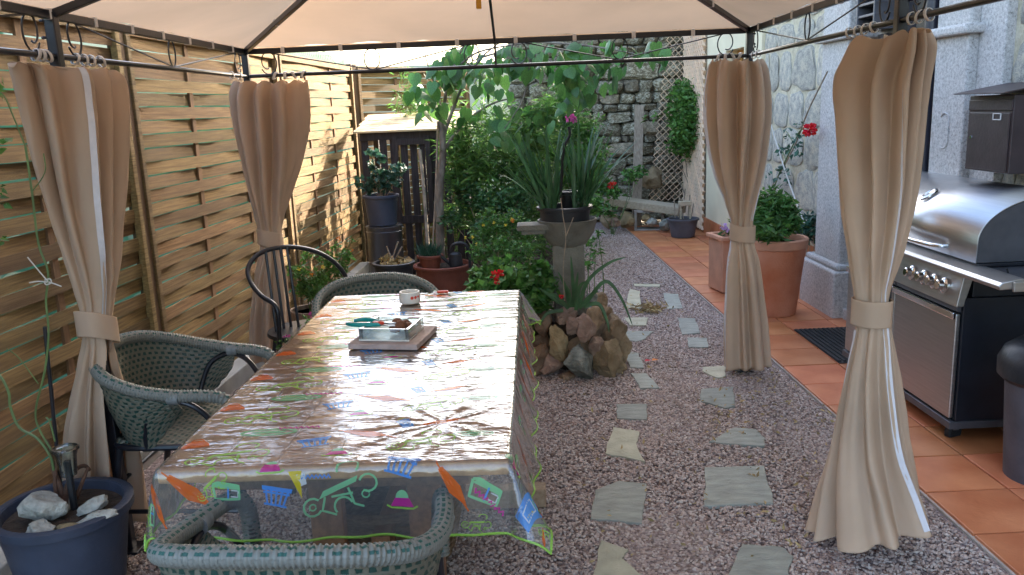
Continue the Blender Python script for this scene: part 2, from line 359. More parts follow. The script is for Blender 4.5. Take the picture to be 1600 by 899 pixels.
def smooth_path(pts, n=6, closed=False):
    P = [Vector(p) for p in pts]; k = len(P); out = []
    for i in range(k if closed else k-1):
        if closed: a, b, c, d = P[(i-1) % k], P[i], P[(i+1) % k], P[(i+2) % k]
        else: a, b, c, d = P[max(i-1, 0)], P[i], P[i+1], P[min(i+2, k-1)]
        for j in range(n):
            t = j/n; out.append(.5*((2*b)+(c-a)*t+(2*a-5*b+4*c-d)*t*t+(3*b-a-3*c+d)*t**3))
    if not closed: out.append(P[-1])
    return out
HANG = .047
def HF(a, b, z=0): return Vector((1.70+a*.9989-b*.047, a*.047+b*.9989, z))   # the house stands slightly turned
def rock(seed, d, sub=2, rough=.25, flat=.0):
    import bmesh
    bm = bmesh.new(); bmesh.ops.create_icosphere(bm, subdivisions=sub, radius=.5)
    rnd = random.Random(seed); off = Vector((seed*7.31 % 50, seed*3.7 % 50, seed*1.9 % 50))
    planes = [(Vector((rnd.gauss(0, 1), rnd.gauss(0, 1), rnd.gauss(0, 1))).normalized(), rnd.uniform(.27, .42)) for _ in range(11)]
    for v in bm.verts:
        c = v.co.copy()
        for nn, dd in planes:
            k = c.dot(nn)
            if k > dd: c -= nn*(k-dd)*.97
        c *= 1+rough*noise.noise(c*3.1+off)+rough*.4*noise.noise(c*9+off)+(rough*.25*noise.noise(c*22+off) if sub > 2 else 0)
        v.co = Vector((c.x*d[0]*1.15, c.y*d[1]*1.15, c.z*d[2]*1.15))
    me = bpy.data.meshes.new('rock'); bm.to_mesh(me); bm.free()
    return me
def block(seed, p=4.5, rough=.12, amp=.10):
    import bmesh
    bm = bmesh.new(); bmesh.ops.create_cube(bm, size=1); bmesh.ops.subdivide_edges(bm, edges=bm.edges[:], cuts=3, use_grid_fill=True)
    rnd = random.Random(seed); off = Vector((seed*5.1 % 40, seed*2.3 % 40, 1)); sk = [rnd.uniform(-.16, .16) for _ in range(4)]
    for v in bm.verts:
        c = v.co.copy(); n_ = (abs(c.x*2)**p+abs(c.y*2)**p+abs(c.z*2)**p)**(1/p) or 1
        m_ = max(abs(c.x), abs(c.y), abs(c.z))*2
        c = c/n_*m_ if n_ else c
        c.y += sk[0]*c.z*c.y*2+sk[1]*c.y*c.z; c.z += sk[2]*c.y*c.z*2+sk[3]*abs(c.y)*.3
        c += Vector((noise.noise(c*2.6+off), noise.noise(c*2.6+off+Vector((9, 0, 0))), noise.noise(c*2.6+off+Vector((0, 9, 0)))))*amp+Vector((1, 1, 1))*noise.noise(c*7+off)*amp*.25
        v.co = c
    me = bpy.data.meshes.new('stone'); bm.to_mesh(me); bm.free(); me.polygons.foreach_set('use_smooth', [True]*len(me.polygons)); return me
def rock_obj(name, seed, d, loc, m, parent=None, rot=(0, 0, 0), sub=2, rough=.25):
    me = rock(seed, d, sub, rough); me.materials.append(MATS[m]); me.polygons.foreach_set('use_smooth', [True]*len(me.polygons))
    try: me.set_sharp_from_angle(angle=R(28))
    except Exception: pass
    o = bpy.data.objects.new(name, me); COL.objects.link(o); o.rotation_euler = rot
    if parent: o.parent = parent; o.location = Vector(loc)-Vector(parent.location)
    else: o.location = loc
    return o
# leaves as small folded faces: numpy, one mesh
def leaves(name, m, parent, pts, size, rs=None, shape=.5, droop=0., jitter=.3, up=.4, W=None, kind=None, dirs=None):
    rng = np.random.RandomState(rs or 3); P = np.array([tuple(p) for p in pts], float); n = len(P)
    if dirs is None:
        d = rng.normal(size=(n, 3)); d[:, 2] = d[:, 2]*.6-droop
    else: d = np.array([tuple(q) for q in dirs], float)+rng.normal(size=(n, 3))*jitter
    d /= np.linalg.norm(d, axis=1)[:, None]
    nn = rng.normal(size=(n, 3)); nn[:, 2] += up*2
    sd_ = np.cross(d, nn); sd_ /= np.linalg.norm(sd_, axis=1)[:, None]+1e-9; nn = np.cross(sd_, d)
    L = size*(1+jitter*rng.uniform(-1, 1, n))[:, None]; w = L*shape*.5
    o = Vector(parent.location) if parent is not None and W is None else Vector(W or (0, 0, 0)); P = P-np.array(tuple(o))
    b = P; t = P+d*L-nn*L*.12; m1 = P+d*L*.42
    fold = nn*w*.35
    v = np.stack([b, m1-sd_*w+fold, m1, m1+sd_*w+fold, t], 1).reshape(-1, 3)
    k = np.arange(n)[:, None]*5
    f = np.concatenate([k+np.array([[0, 2, 1]]), k+np.array([[0, 3, 2]]), k+np.array([[1, 2, 4]]), k+np.array([[2, 3, 4]])], 0)
    me = bpy.data.meshes.new(name); me.from_pydata(v.tolist(), [], f.tolist()); me.materials.append(MATS[m]); me.update()
    ob = bpy.data.objects.new(name, me); COL.objects.link(ob)
    if parent is not None: ob.parent = parent
    elif W is not None: ob.location = W
    if kind: ob['kind'] = kind
    return ob
def blob_pts(centers, n, seed=1, shell=.0):
    rnd = random.Random(seed); out = []
    tot = sum(r[0]*r[1]*r[2] for _, r in centers)
    for c, r in centers:
        for _ in range(max(1, int(n*r[0]*r[1]*r[2]/tot))):
            v = Vector((rnd.gauss(0, 1), rnd.gauss(0, 1), rnd.gauss(0, 1))).normalized()*(rnd.uniform(shell, 1)**.5)
            out.append((c[0]+v.x*r[0], c[1]+v.y*r[1], c[2]+v.z*r[2]))
    return out
def clumps(center, rad, k, cr, seed=1, squash=.8):   # uneven clumps spread through a volume
    rnd = random.Random(seed); out = []
    for _ in range(k):
        v = Vector((rnd.gauss(0, 1), rnd.gauss(0, 1), rnd.gauss(0, 1))).normalized()*rnd.uniform(.3, 1)
        r = cr*rnd.uniform(.6, 1.3)
        out.append(((center[0]+v.x*rad[0], center[1]+v.y*rad[1], center[2]+v.z*rad[2]), (r, r, r*squash)))
    return out
def flower(name, m, parent, c, r, seed=1, n=26):
    rnd = random.Random(seed); c = Vector(c); mb = MB(parent)
    for i in range(n):
        d = Vector((rnd.gauss(0, 1), rnd.gauss(0, 1)-.3, rnd.gauss(0, 1)+.2)).normalized(); t = d.orthogonal().normalized(); t = Matrix.Rotation(rnd.uniform(0, 6), 3, d) @ t; s = d.cross(t)
        k = r*rnd.uniform(.7, 1); w = r*.55
        mb.add([c+d*k*.3, c+d*k*.8+t*w*.6-s*w*.5, c+d*k+t*w, c+d*k*.8+t*w*.6+s*w*.5], [(0, 1, 2), (0, 2, 3)])
    return mb.build(name, m, parent)
def blade(mb, base, dirv, L, w, droop, seg=7, twist=0):
    base = Vector(base); d = Vector(dirv).normalized(); side = d.cross(Vector((0, 0, 1)));
    if side.length < .05: side = Vector((math.cos(twist), math.sin(twist), 0))
    side.normalize(); side = Matrix.Rotation(twist, 3, d) @ side
    pts = []; p = base.copy(); dd = d.copy()
    for i in range(seg+1):
        pts.append(p.copy()); dd = (dd+Vector((0, 0, -droop*(i/seg)**1.5))).normalized(); p = p+dd*L/seg
    vs = []
    for i, q in enumerate(pts):
        t = i/seg; ww = w*.5*(min(1, .55+t*1.6) if t < .3 else (1-((t-.3)/.7)**2.2)); nn = side.cross(d).normalized()
        vs += [q-side*ww+nn*ww*.3, q, q+side*ww+nn*ww*.3]
    fs = []
    for i in range(seg): a = i*3; fs += [(a, a+1, a+4, a+3), (a+1, a+2, a+5, a+4)]
    mb.add(vs, fs)
# ================================================================== GROUND
mat('earth', (.07, .055, .035), .95, .4, 3, .6, 40)
g = MB(); g.add([(-150, -60, -.06), (150, -60, -.06), (150, 240, -.06), (-150, 240, -.06)], [(0, 1, 2, 3)]); struct(g.build('ground', 'earth'))
g = MB(); g.grid(lambda u, v: (-2.0+u*(3.70-.047*(-.5+v*12.2)+.0), -.5+v*12.2, -.003+.012*noise.noise(Vector((u*7, v*20, 3)))*min(1, (1-u)*12)), 40, 120)
bed = struct(g.build('gravel_path', 'gravel_bed', smooth='all'))
g = MB(); g.grid(lambda u, v: (-1.86+u*2.05, 5.6+v*5.8, .005+.03*math.sin(3.14*min(1, u*1.0))*math.sin(3.14*v)+.02*noise.noise(Vector((u*9, v*20, 1)))), 30, 60); struct(g.build('garden_bed', 'soil', smooth='all'))
def pebble_nodes(obj, dens, rmin, rmax, coll_seed=1):
    import bmesh
    peb = []
    for k in range(3):
        bm = bmesh.new(); bmesh.ops.create_icosphere(bm, subdivisions=1, radius=1)
        for v in bm.verts:
            v.co *= 1+.35*noise.noise(v.co*1.7+Vector((k*9, 2, 5))); v.co.z *= .62; v.co.x *= 1.2
        me = bpy.data.meshes.new('pebble'); bm.to_mesh(me); bm.free(); me.materials.append(MATS['pebble']); peb.append(me)
    ng = bpy.data.node_groups.new('gravel_scatter', 'GeometryNodeTree')
    ng.interface.new_socket('Geometry', in_out='INPUT', socket_type='NodeSocketGeometry'); ng.interface.new_socket('Geometry', in_out='OUTPUT', socket_type='NodeSocketGeometry')
    n = ng.nodes; l = ng.links; gi = n.new('NodeGroupInput'); go = n.new('NodeGroupOutput')
    dp = n.new('GeometryNodeDistributePointsOnFaces'); dp.inputs['Density'].default_value = dens; l.new(gi.outputs[0], dp.inputs['Mesh'])
    ip = n.new('GeometryNodeInstanceOnPoints'); l.new(dp.outputs['Points'], ip.inputs['Points'])
    ob = bpy.data.objects.new('pebble_source', peb[0])
    gg = n.new('GeometryNodeObjectInfo'); 
    # primitive made inside the nodes so that no extra object is needed
    ico = n.new('GeometryNodeMeshIcoSphere'); ico.inputs['Radius'].default_value = 1; ico.inputs['Subdivisions'].default_value = 1
    n.remove(gg); bpy.data.objects.remove(ob)
    ps = n.new('GeometryNodeInputPosition'); nt_ = n.new('ShaderNodeTexNoise'); nt_.inputs['Scale'].default_value = 1.3; l.new(ps.outputs[0], nt_.inputs['Vector'])
    vm = n.new('ShaderNodeVectorMath'); vm.operation = 'MULTIPLY_ADD'; l.new(nt_.outputs['Color'], vm.inputs[0]); vm.inputs[1].default_value = (1.2, 1.2, 1.2); vm.inputs[2].default_value = (-.6, -.6, -.6)
    ad = n.new('ShaderNodeVectorMath'); ad.operation = 'ADD'; l.new(vm.outputs[0], ad.inputs[0]); l.new(ps.outputs[0], ad.inputs[1])
    sp = n.new('GeometryNodeSetPosition'); l.new(ico.outputs['Mesh'], sp.inputs['Geometry']); l.new(ad.outputs[0], sp.inputs['Position'])
    sm = n.new('GeometryNodeSetMaterial'); sm.inputs['Material'].default_value = MATS['pebble']; l.new(sp.outputs[0], sm.inputs['Geometry'])
    l.new(sm.outputs[0], ip.inputs['Instance'])
    rv = n.new('FunctionNodeRandomValue'); rv.data_type = 'FLOAT_VECTOR'; rv.inputs[0].default_value = (rmin, rmin, rmin*.6); rv.inputs[1].default_value = (rmax*1.25, rmax, rmax*.75); l.new(rv.outputs[0], ip.inputs['Scale'])
    rr = n.new('FunctionNodeRandomValue'); rr.data_type = 'FLOAT_VECTOR'; rr.inputs[0].default_value = (-.5, -.5, 0); rr.inputs[1].default_value = (.5, .5, 6.28); rr.inputs['Seed'].default_value = 5; l.new(rr.outputs[0], ip.inputs['Rotation'])
    l.new(ip.outputs[0], go.inputs[0])
    md = obj.modifiers.new('scatter', 'NODES'); md.node_group = ng
# ================================================================== TILED TERRACE
ter = MB(HF(0, 0)); ter.box(HF(.5, 4.6, -.012), (1.0, 12.6, .04), rz=HANG)
ter = ter.build('terrace', 'grout'); struct(ter)
TP = .3385
tm = MB(); tm.box((0, 0, 0), (TP-.009, TP-.009, .016)); t0 = None
for i in range(3):
    for j in range(33):
        b = -.05+j*TP; a = .175+i*TP
        w = HF(a, b, .012)-HF(0, 0)
        if t0 is None: t0 = tm.build('tile', 'tile', ter, bevel=.003)
        o = t0 if (i == 0 and j == 0) else inst(t0, ter)
        o.location = w+Vector((0, 0, random.uniform(-.0012, .0012))); o.rotation_euler = (random.uniform(-.003, .003), random.uniform(-.003, .003), HANG+random.uniform(-.003, .003))
        if i == 2 and o.location.x > 3: pass
# ================================================================== KERB
k = MB(); k.bar((-2.06, 1.2, .045), (-1.82, 8.5, .045), .17, .11); k.build('kerb', 'kerb', bevel=.008); struct(bpy.data.objects['kerb'])
# ================================================================== WOVEN FENCE
BAT = .75; PL = 2.25; PITCHZ = .0705; FH = 2.06
def slat_mesh(sign, L=PL, bat=BAT):
    mb = MB(); ns = 18; h = PITCHZ-.0065; th = .009; vs = []
    for i in range(ns+1):
        y = .03+(L-.06)*i/ns; x = sign*.0095*math.sin(math.pi*y/bat+math.pi/2)
        vs += [(x-th/2, y, -h/2), (x+th/2, y, -h/2), (x+th/2, y, h/2), (x-th/2, y, h/2)]
    fs = []
    for i in range(ns):
        for j in range(4): a = i*4; fs.append((a+j, a+4+j, a+4+(j+1) % 4, a+(j+1) % 4))
    fs += [(0, 1, 2, 3), (ns*4+3, ns*4+2, ns*4+1, ns*4)]
    mb.add(vs, fs); return mb
def woven_fence(label, loc, rz, panels, L=PL, bat=BAT, lastpost=True, group=None):
    root = thing('woven_fence', label, 'fence', loc, rz, group)
    src = [slat_mesh(s, L, bat).mesh('slat', 'slat', smooth=60) for s in (1, -1)]
    rnd = random.Random(5)
    for p in range(panels):
        y0 = p*L
        for i in range(28):
            o = bpy.data.objects.new('slat', src[(i+p) % 2]); COL.objects.link(o); o.parent = root
            o.location = (rnd.uniform(-.002, .002), y0+rnd.uniform(-.004, .004), .075+(i+.5)*PITCHZ+rnd.uniform(-.002, .002)); o.rotation_euler = (rnd.uniform(-.003, .003), rnd.uniform(-.02, .02), 0)
        nb = int(round(L/bat))
        for q in range(1, nb):
            b = MB(); b.box((0, y0+q*bat, .04+FH/2-.02), (.014, .042, FH-.06)); b.build('batten', 'batten', root)
        b = MB(); b.box((.012, y0+L/2, FH+.005), (.03, L-.08, .055)); b.build('top_rail', 'slat', root, bevel=.004)
        b = MB(); b.box((.012, y0+L/2, .05), (.03, L-.08, .05)); b.build('bottom_rail', 'slat', root, bevel=.004)
        for e in (.05, L-.05):
            b = MB(); b.box((.020, y0+e, .03+FH/2), (.034, .04, FH-.03)); b.build('stile', 'slat', root, bevel=.004)
    for p in range(panels+(1 if lastpost else 0)):
        b = MB(); b.box((-.005, p*L, FH/2+.02), (.062, .052, FH+.06)); b.build('post', 'fence_post', root, bevel=.004)
    return root
FROT = -math.atan(.04)
fence = woven_fence('long weathered woven slat fence running down the left side behind the left curtains', (-2.09, 1.9, 0), FROT, 3)
fence2 = woven_fence('far woven slat fence panel set at an angle behind the dark slatted cabinet', (-1.80, 8.72, 0), -R(33), 1, L=1.9, bat=.633)
nm = MB((-2.2, 1.9, 0))
nm.grid(lambda u, v: (-2.17+.04*(u*7)+.012*math.sin(u*50), .8+u*8.0, v*(2.17+.03*math.sin(u*31)+.02*math.sin(u*83))), 120, 3)
tag(nm.build('shade_net', 'shade_net', smooth='all'), 'thin green shade netting fixed behind the long left fence, showing in the gaps', 'netting')
# wire mesh strip standing above the fence
wm = MB((-2.1, 3, 2.1))
for i in range(150):
    y = 1.9+i*.055; x = -2.12+.04*(y-1.9)
    z0, z1 = 2.10, 2.20+.012*math.sin(i*.5)
    wm.tube([(x, y, z0), (x, y+.05, z1)], .0016, 3, cap=False); wm.tube([(x, y+.05, z0), (x, y, z1)], .0016, 3, cap=False)
wm.tube(smooth_path([(-2.12+.04*(y-1.9), y, 2.2+.015*math.sin(y*3)) for y in np.arange(1.9, 10, .5)], 4), .004, 4)
tag(wm.build('wire_mesh', 'shade_net'), 'strip of green wire mesh sticking up along the top of the left fence', 'wire mesh')
# ================================================================== GAZEBO
GX0, GX1, GY0, GY1, GY2, RZ, BZ = -1.61, 1.235, .95, 2.9, 4.85, 1.85, 1.985
gz = thing('gazebo', 'black metal garden gazebo with a beige fabric roof standing over the table', 'gazebo', ((GX0+GX1)/2, GY1, 0))
APEX = Vector(((GX0+GX1)/2+.03, GY1, 2.47))
for y in (GY0, GY1, GY2):
    for x in (GX0, GX1):
        b = MB(gz); b.box((x, y, 1.0), (.036, .036, 1.99)); b.box((x, y, .006), (.10, .10, .01)); b.build('post', 'black_metal', gz, bevel=.004)
def member(name, a, c, w=.024, h=.024): b = MB(gz); b.bar(a, c, w, h); return b.build(name, 'black_metal', gz, bevel=.003)
def rodp(a, c): b = MB(gz); b.tube([a, c], .0105, 10); b.build('curtain_rod', 'black_metal', gz, smooth=True)
for x in (GX0, GX1):
    for y0, y1 in ((GY0, GY1), (GY1, GY2)):
        member('beam', (x, y0+.02, BZ), (x, y1-.02, BZ), .022, .03); rodp((x, y0, RZ), (x, y1, RZ))
for y in (GY0, GY2):
    member('beam', (GX0+.02, y, BZ), (GX1-.02, y, BZ), .022, .03); rodp((GX0, y, RZ), (GX1, y, RZ))
rim = [(GX0, GY2), ((GX0+GX1)/2, GY2), (GX1, GY2), (GX1, GY1), (GX1, GY0), ((GX0+GX1)/2, GY0), (GX0, GY0), (GX0, GY1)]
for x, y in rim:
    corner = abs(x-(GX0+GX1)/2) > .5 or True
    w = .026 if abs(x-(GX0+GX1)/2) > .5 else .014
    member('rib', (x, y, BZ+.0), APEX-Vector((0, 0, .03)), w, w)
b = MB(gz); b.lathe([(.05, -.03), (.06, 0), (.05, .02)], APEX-Vector((0, 0, .03)), 16); b.build('hub', 'black_metal', gz)
b = MB(gz); b.bar(((GX0+GX1)/2, GY2, RZ), ((GX0+GX1)/2, GY2, BZ-.015), .012, .012); b.build('spacer', 'black_metal', gz)
cn = MB(gz)
for i in range(8):
    A = Vector((*rim[i], BZ+.022)); B = Vector((*rim[(i+1) % 8], BZ+.022)); C_ = APEX+Vector((0, 0, .0)); nn = 14; o = len(cn.v); idx = {}
    for r_ in range(nn+1):
        for q in range(nn-r_+1):
            a, b_, c = r_/nn, q/nn, (nn-r_-q)/nn       # apex, B, A
            P = C_*a+B*b_+A*c
            edge = 27*a*b_*c
            sag = .045*edge**.8 if edge > 0 else 0
            rs = .012*math.sin(math.pi*9*(b_/(b_+c+1e-6)))*(b_*c*4)*(1-a)**2*.6 if a < .5 else 0
            idx[(r_, q)] = len(cn.v); cn.v.append((P.x, P.y, P.z-sag+rs*.5+.004*noise.noise(P*2.2)))
    for r_ in range(nn):
        for q in range(nn-r_):
            cn.f.append((idx[(r_, q)], idx[(r_, q+1)], idx[(r_+1, q)]))
            if q < nn-r_-1: cn.f.append((idx[(r_, q+1)], idx[(r_+1, q+1)], idx[(r_+1, q)]))
co = cn.build('canopy', 'canopy', gz, smooth=20)
hem = MB(gz)
for i in range(8):
    A = Vector((*rim[i], 0)); B = Vector((*rim[(i+1) % 8], 0))
    outd = Vector(((A.x+B.x)/2-APEX.x, (A.y+B.y)/2-APEX.y, 0)); outd = Vector((1 if outd.x > .6 else -1 if outd.x < -.6 else 0, 0, 0)) if abs(A.x-B.x) < .01 else Vector((0, 1 if outd.y > 0 else -1, 0))
    n_ = 24
    for j in range(n_):
        p, q = A.lerp(B, j/n_), A.lerp(B, (j+1)/n_); z0 = BZ+.022
        def hz(t): return BZ+.006-.006*math.sin(t*math.pi*4.0)**2
        hem.add([p+outd*.014+Vector((0, 0, z0)), q+outd*.014+Vector((0, 0, z0)), q+outd*.016+Vector((0, 0, hz((j+1)/n_))), p+outd*.016+Vector((0, 0, hz(j/n_)))], [(0, 1, 2, 3)])
        hem.add([p+Vector((0, 0, z0)), q+Vector((0, 0, z0)), q+outd*.014+Vector((0, 0, z0)), p+outd*.014+Vector((0, 0, z0))], [(0, 1, 2, 3)])
hem.build('canopy_hem', 'canopy', gz)
# clips, scrolls, wires
clipm = MB(); clipm.box((0, 0, 0), (.022, .030, .038)); clip0 = None
def clip(p, rz):
    global clip0
    if clip0 is None: clip0 = clipm.build('clip', 'white_plastic', gz, bevel=.004); o = clip0
    else: o = inst(clip0, gz)
    o.location = Vector(p)-gz.location; o.rotation_euler = (0, 0, rz)
for x in (GX0, GX1):
    for y in np.arange(GY0+.2, GY2-.1, .29): clip((x, float(y), BZ+.002), R(90))
for x in np.arange(GX0+.22, GX1-.1, .33): clip((float(x), GY2, BZ+.002), 0)
for sx, sy in ((GX0, GY2), (GX1, GY2)): clip(Vector((sx, sy, BZ)).lerp(APEX, .22), R(45))
def scroll(c, d, flip=1, r=.055):        # open C scroll in the vertical plane along d
    d = Vector(d).normalized(); pts = []
    for i in range(26):
        t = i/25; a = R(-150)+t*R(430); rr = r*(1 if t < .62 else 1-.55*(t-.62)/.38)
        pts.append(Vector(c)+d*flip*rr*math.cos(a)*.85+Vector((0, 0, rr*1.1*math.sin(a))))
    b = MB(gz); b.tube(pts, .0035, 6); b.build('scroll', 'black_metal', gz, smooth=True)
def oval(c, d, rx=.035, rz=.058):
    d = Vector(d).normalized(); b = MB(gz); b.tube([Vector(c)+d*rx*math.cos(t)+Vector((0, 0, rz*math.sin(t))) for t in np.arange(0, 6.28, .26)], .0035, 6, closed=True); b.build('oval', 'black_metal', gz, smooth=True)
def wire(a, c): b = MB(gz); b.tube([a, c], .0035, 6); b.build('brace_wire', 'black_metal', gz, smooth=True)
MZ = (RZ+BZ)/2
for x in (GX0, GX1):
    for y0, y1 in ((GY0, GY1), (GY1, GY2)):
        scroll((x, y0+.13, MZ), (0, 1, 0), 1); scroll((x, y1-.13, MZ), (0, -1, 0), 1)
        ym = (y0+y1)/2; oval((x, ym-.02, MZ), (0, 1, 0)); wire((x, y0+.16, BZ-.015), (x, ym-.03, RZ+.01)); wire((x, y1-.16, BZ-.015), (x, ym, RZ+.01))
XM = (GX0+GX1)/2
for sg in (-1, 1):
    xe = XM+sg*(GX1-XM); xm = XM+sg*.7
    scroll((xe-sg*.13, GY2, MZ), (-sg, 0, 0)); scroll((XM+sg*.13, GY2, MZ), (sg, 0, 0)); oval((xm, GY2, MZ), (1, 0, 0), .045)
    wire((xe-sg*.16, GY2, BZ-.015), (xm, GY2, RZ+.01)); wire((XM+sg*.17, GY2, BZ-.015), (xm-sg*.02, GY2, RZ+.01))
for q in ((GX0, GY2), (GX1, GY2), (GX0, GY1), (GX1, GY1)):
    for z in (RZ, BZ-.02, RZ+.06):
        b = MB(gz); b.lathe([(.007, -.004), (.009, 0), (.006, .005)], (q[0]+(.022 if q[0] > 0 else -.022), q[1]-.02, z), 8); b.build('bolt', 'black_metal', gz)
# ================================================================== CURTAINS
def curtain(label, levels, Yc, tie, seed, nf=9, group='tied gazebo curtains', slit=None, trims=(.1,), belly=1.0):
    """levels: (py_left, px_left, Y_left, py_right, px_right, Y_right, minor, fold) from top to bottom"""
    rnd = random.Random(seed)
    rows = [(aty(l[1], l[0], l[2]), aty(l[4], l[3], l[5]), l[6], l[7]) for l in levels]
    base = (rows[-1][0]+rows[-1][1])/2
    root = thing('curtain', label, 'curtain', (base.x, base.y, 0), 0, group)
    # resample rows by a Catmull-Rom on z
    NR, NU = 110, 220
    zs = [(a.z+b.z)/2 for a, b, _, _ in rows]
    ph = [rnd.uniform(0, 6.28) for _ in range(6)]
    def row(t):
        k = t*(len(rows)-1); i = min(int(k), len(rows)-2); f = k-i
        g = [rows[max(i-1, 0)], rows[i], rows[i+1], rows[min(i+2, len(rows)-1)]]
        def cr(a, b, c, d): return .5*((2*b)+(c-a)*f+(2*a-5*b+4*c-d)*f*f+(3*b-a-3*c+d)*f**3)
        return cr(*[q[0] for q in g]), cr(*[q[1] for q in g]), max(.012, cr(*[q[2] for q in g])), max(.0, cr(*[q[3] for q in g]))
    def P(u, v):
        A, B, mn, fo = row(v); c = (A+B)/2; h = (B-A)/2; nrm = Vector((-h.y, h.x, 0)).normalized()
        if nrm.x*c.x+nrm.y*c.y > 0: nrm = -nrm
        lat = Vector((-c.y, c.x, 0)).normalized(); hl = abs(h.dot(lat)); ml = (mn+fo*.014)*abs(nrm.dot(lat)); kk = hl/math.sqrt(hl*hl+ml*ml) if hl > 1e-4 else 1; h = h*kk*.985; mn *= max(kk, .8)
        a = 2*math.pi*u; w = u+.022*math.sin(2*math.pi*u*2+ph[0]+v*1.2)+.010*math.sin(2*math.pi*u*5+ph[5])
        drift = 1.1*math.sin(v*3.0+ph[4]+u*6.28)
        f = (.65*math.sin(2*math.pi*nf*w+ph[1]+.8*math.sin(6.28*u*2+ph[2])+drift)+.35*math.sin(2*math.pi*(nf*.5+.5*0)*round(1)*w*1.0+ph[3]-drift)) if nf % 2 == 0 else (.65*math.sin(2*math.pi*nf*w+ph[1]+.8*math.sin(6.28*u*2+ph[2])+drift)+.35*math.sin(2*math.pi*(nf//2)*w+ph[3]-drift))
        f = math.copysign(abs(f)**.8, f); am = fo*(.028+.20*h.length)
        k = 1+fo*f*1.0
        ca, sa = math.cos(a), math.sin(a)
        p = c-h*ca*(1+fo*.12*f)+nrm*mn*sa*1.0+(nrm*sa)*am*f+h.normalized()*(-ca)*am*.3*f+nrm*fo*.012*math.sin(a*2+ph[5]+v*2)
        p += Vector((noise.noise(Vector((u*6, v*5, seed)))*.006, noise.noise(Vector((u*6, v*5, seed+9)))*.006, 0))
        wr = noise.noise(Vector((u*38, v*13+math.sin(u*20), seed)))*.0034+noise.noise(Vector((u*17+v*9, v*24, seed+4)))*.0026; p += (nrm*sa-h.normalized()*ca)*wr
        pl = math.exp(-v*10)*fo*.010*math.sin(2*math.pi*19*u+ph[1]*2+2*math.sin(u*9)); p += (nrm*sa-h.normalized()*ca*.4)*pl; p.z -= .011*(1-math.cos(2*math.pi*u*13))*math.exp(-v*45)
        return p
    mb = MB(root); V = []
    for j in range(NR+1):
        for i in range(NU):
            mb.v.append(tuple(P(i/NU, j/NR)))
    for j in range(NR):
        for i in range(NU):
            u = (i+.5)/NU
            if slit and j/NR > slit[2]:
                wd = slit[1]*min(1, (j/NR-slit[2])/.12)
                if abs(u-slit[0]) < wd: continue
            a = j*NU+i; b = j*NU+(i+1) % NU; mb.f.append((a, b, b+NU, a+NU))
    fb = mb.build('fabric', 'curtain', root, smooth='all')
    sd_ = fb.modifiers.new('thick', 'SOLIDIFY'); sd_.thickness = .0016; sd_.offset = 0
    for (u0, v0, v1) in trims:
        st = MB(root); K = 60
        for j in range(K):
            def q(jj, du):
                v = v0+(v1-v0)*jj/K; p = P(u0+du, v); A, B, _, _ = row(v); c = (A+B)/2; d = (p-c); d.z = 0; return p+d.normalized()*.006
            row_w = .010
            def du(jj):
                v = v0+(v1-v0)*jj/K; A, B, mn, fo = row(v); per = max(.15, (P(u0+.01, v)-P(u0-.01, v)).length/.02); return row_w/per
            st.add([q(j, -du(j)), q(j, du(j)), q(j+1, du(j+1)), q(j+1, -du(j+1))], [(0, 1, 2, 3)])
        st.build('edge_tape', 'curtain_edge', root, smooth='all')
    # tie band
    A, B, mn, fo = row(tie); c = (A+B)/2; h = (B-A)/2; nrm = Vector((-h.y, h.x, 0)).normalized(); tb = MB(root); nn = 40; hh = .047
    for k, z in enumerate((-hh, -hh*.9, hh*.9, hh)):
        for i in range(nn):
            a = 2*math.pi*i/nn; e = 1.0+.035*math.sin(a*5+1)*(1 if k in (1, 2) else .9)
            tb.v.append(tuple(c+h*math.cos(a)*e*1.12+nrm*(mn+.022)*math.sin(a)*e+Vector((0, 0, z-.012*math.cos(a)))))
    for k in range(3):
        for i in range(nn): tb.f.append((k*nn+i, k*nn+(i+1) % nn, (k+1)*nn+(i+1) % nn, (k+1)*nn+i))
    tbo = tb.build('tieback', 'curtain', root, smooth=True); so_ = tbo.modifiers.new('thick', 'SOLIDIFY'); so_.thickness = .003
    return root, P, row
def tabs(root, spots, along):
    d = Vector(along).normalized()
    for s_, tilt in spots:
        b = MB(root); c = Vector(s_); pts = []
        for i in range(12): a = 2*math.pi*i/12; pts.append(c+Vector((d.y, -d.x, 0))*.0145*math.cos(a)+Vector((0, 0, .021*math.sin(a)-.006))+d*tilt*.01*math.sin(a))
        o = len(b.v); w = .0085
        for q in pts: b.v += [tuple(q-d*w), tuple(q+d*w)]
        for i in range(12): a = o+2*i; e = o+2*((i+1) % 12); b.f.append((a, a+1, e+1, e))
        ob = b.build('ring_tab', 'white_plastic', root, smooth='all'); m_ = ob.modifiers.new('t', 'SOLIDIFY'); m_.thickness = .0025
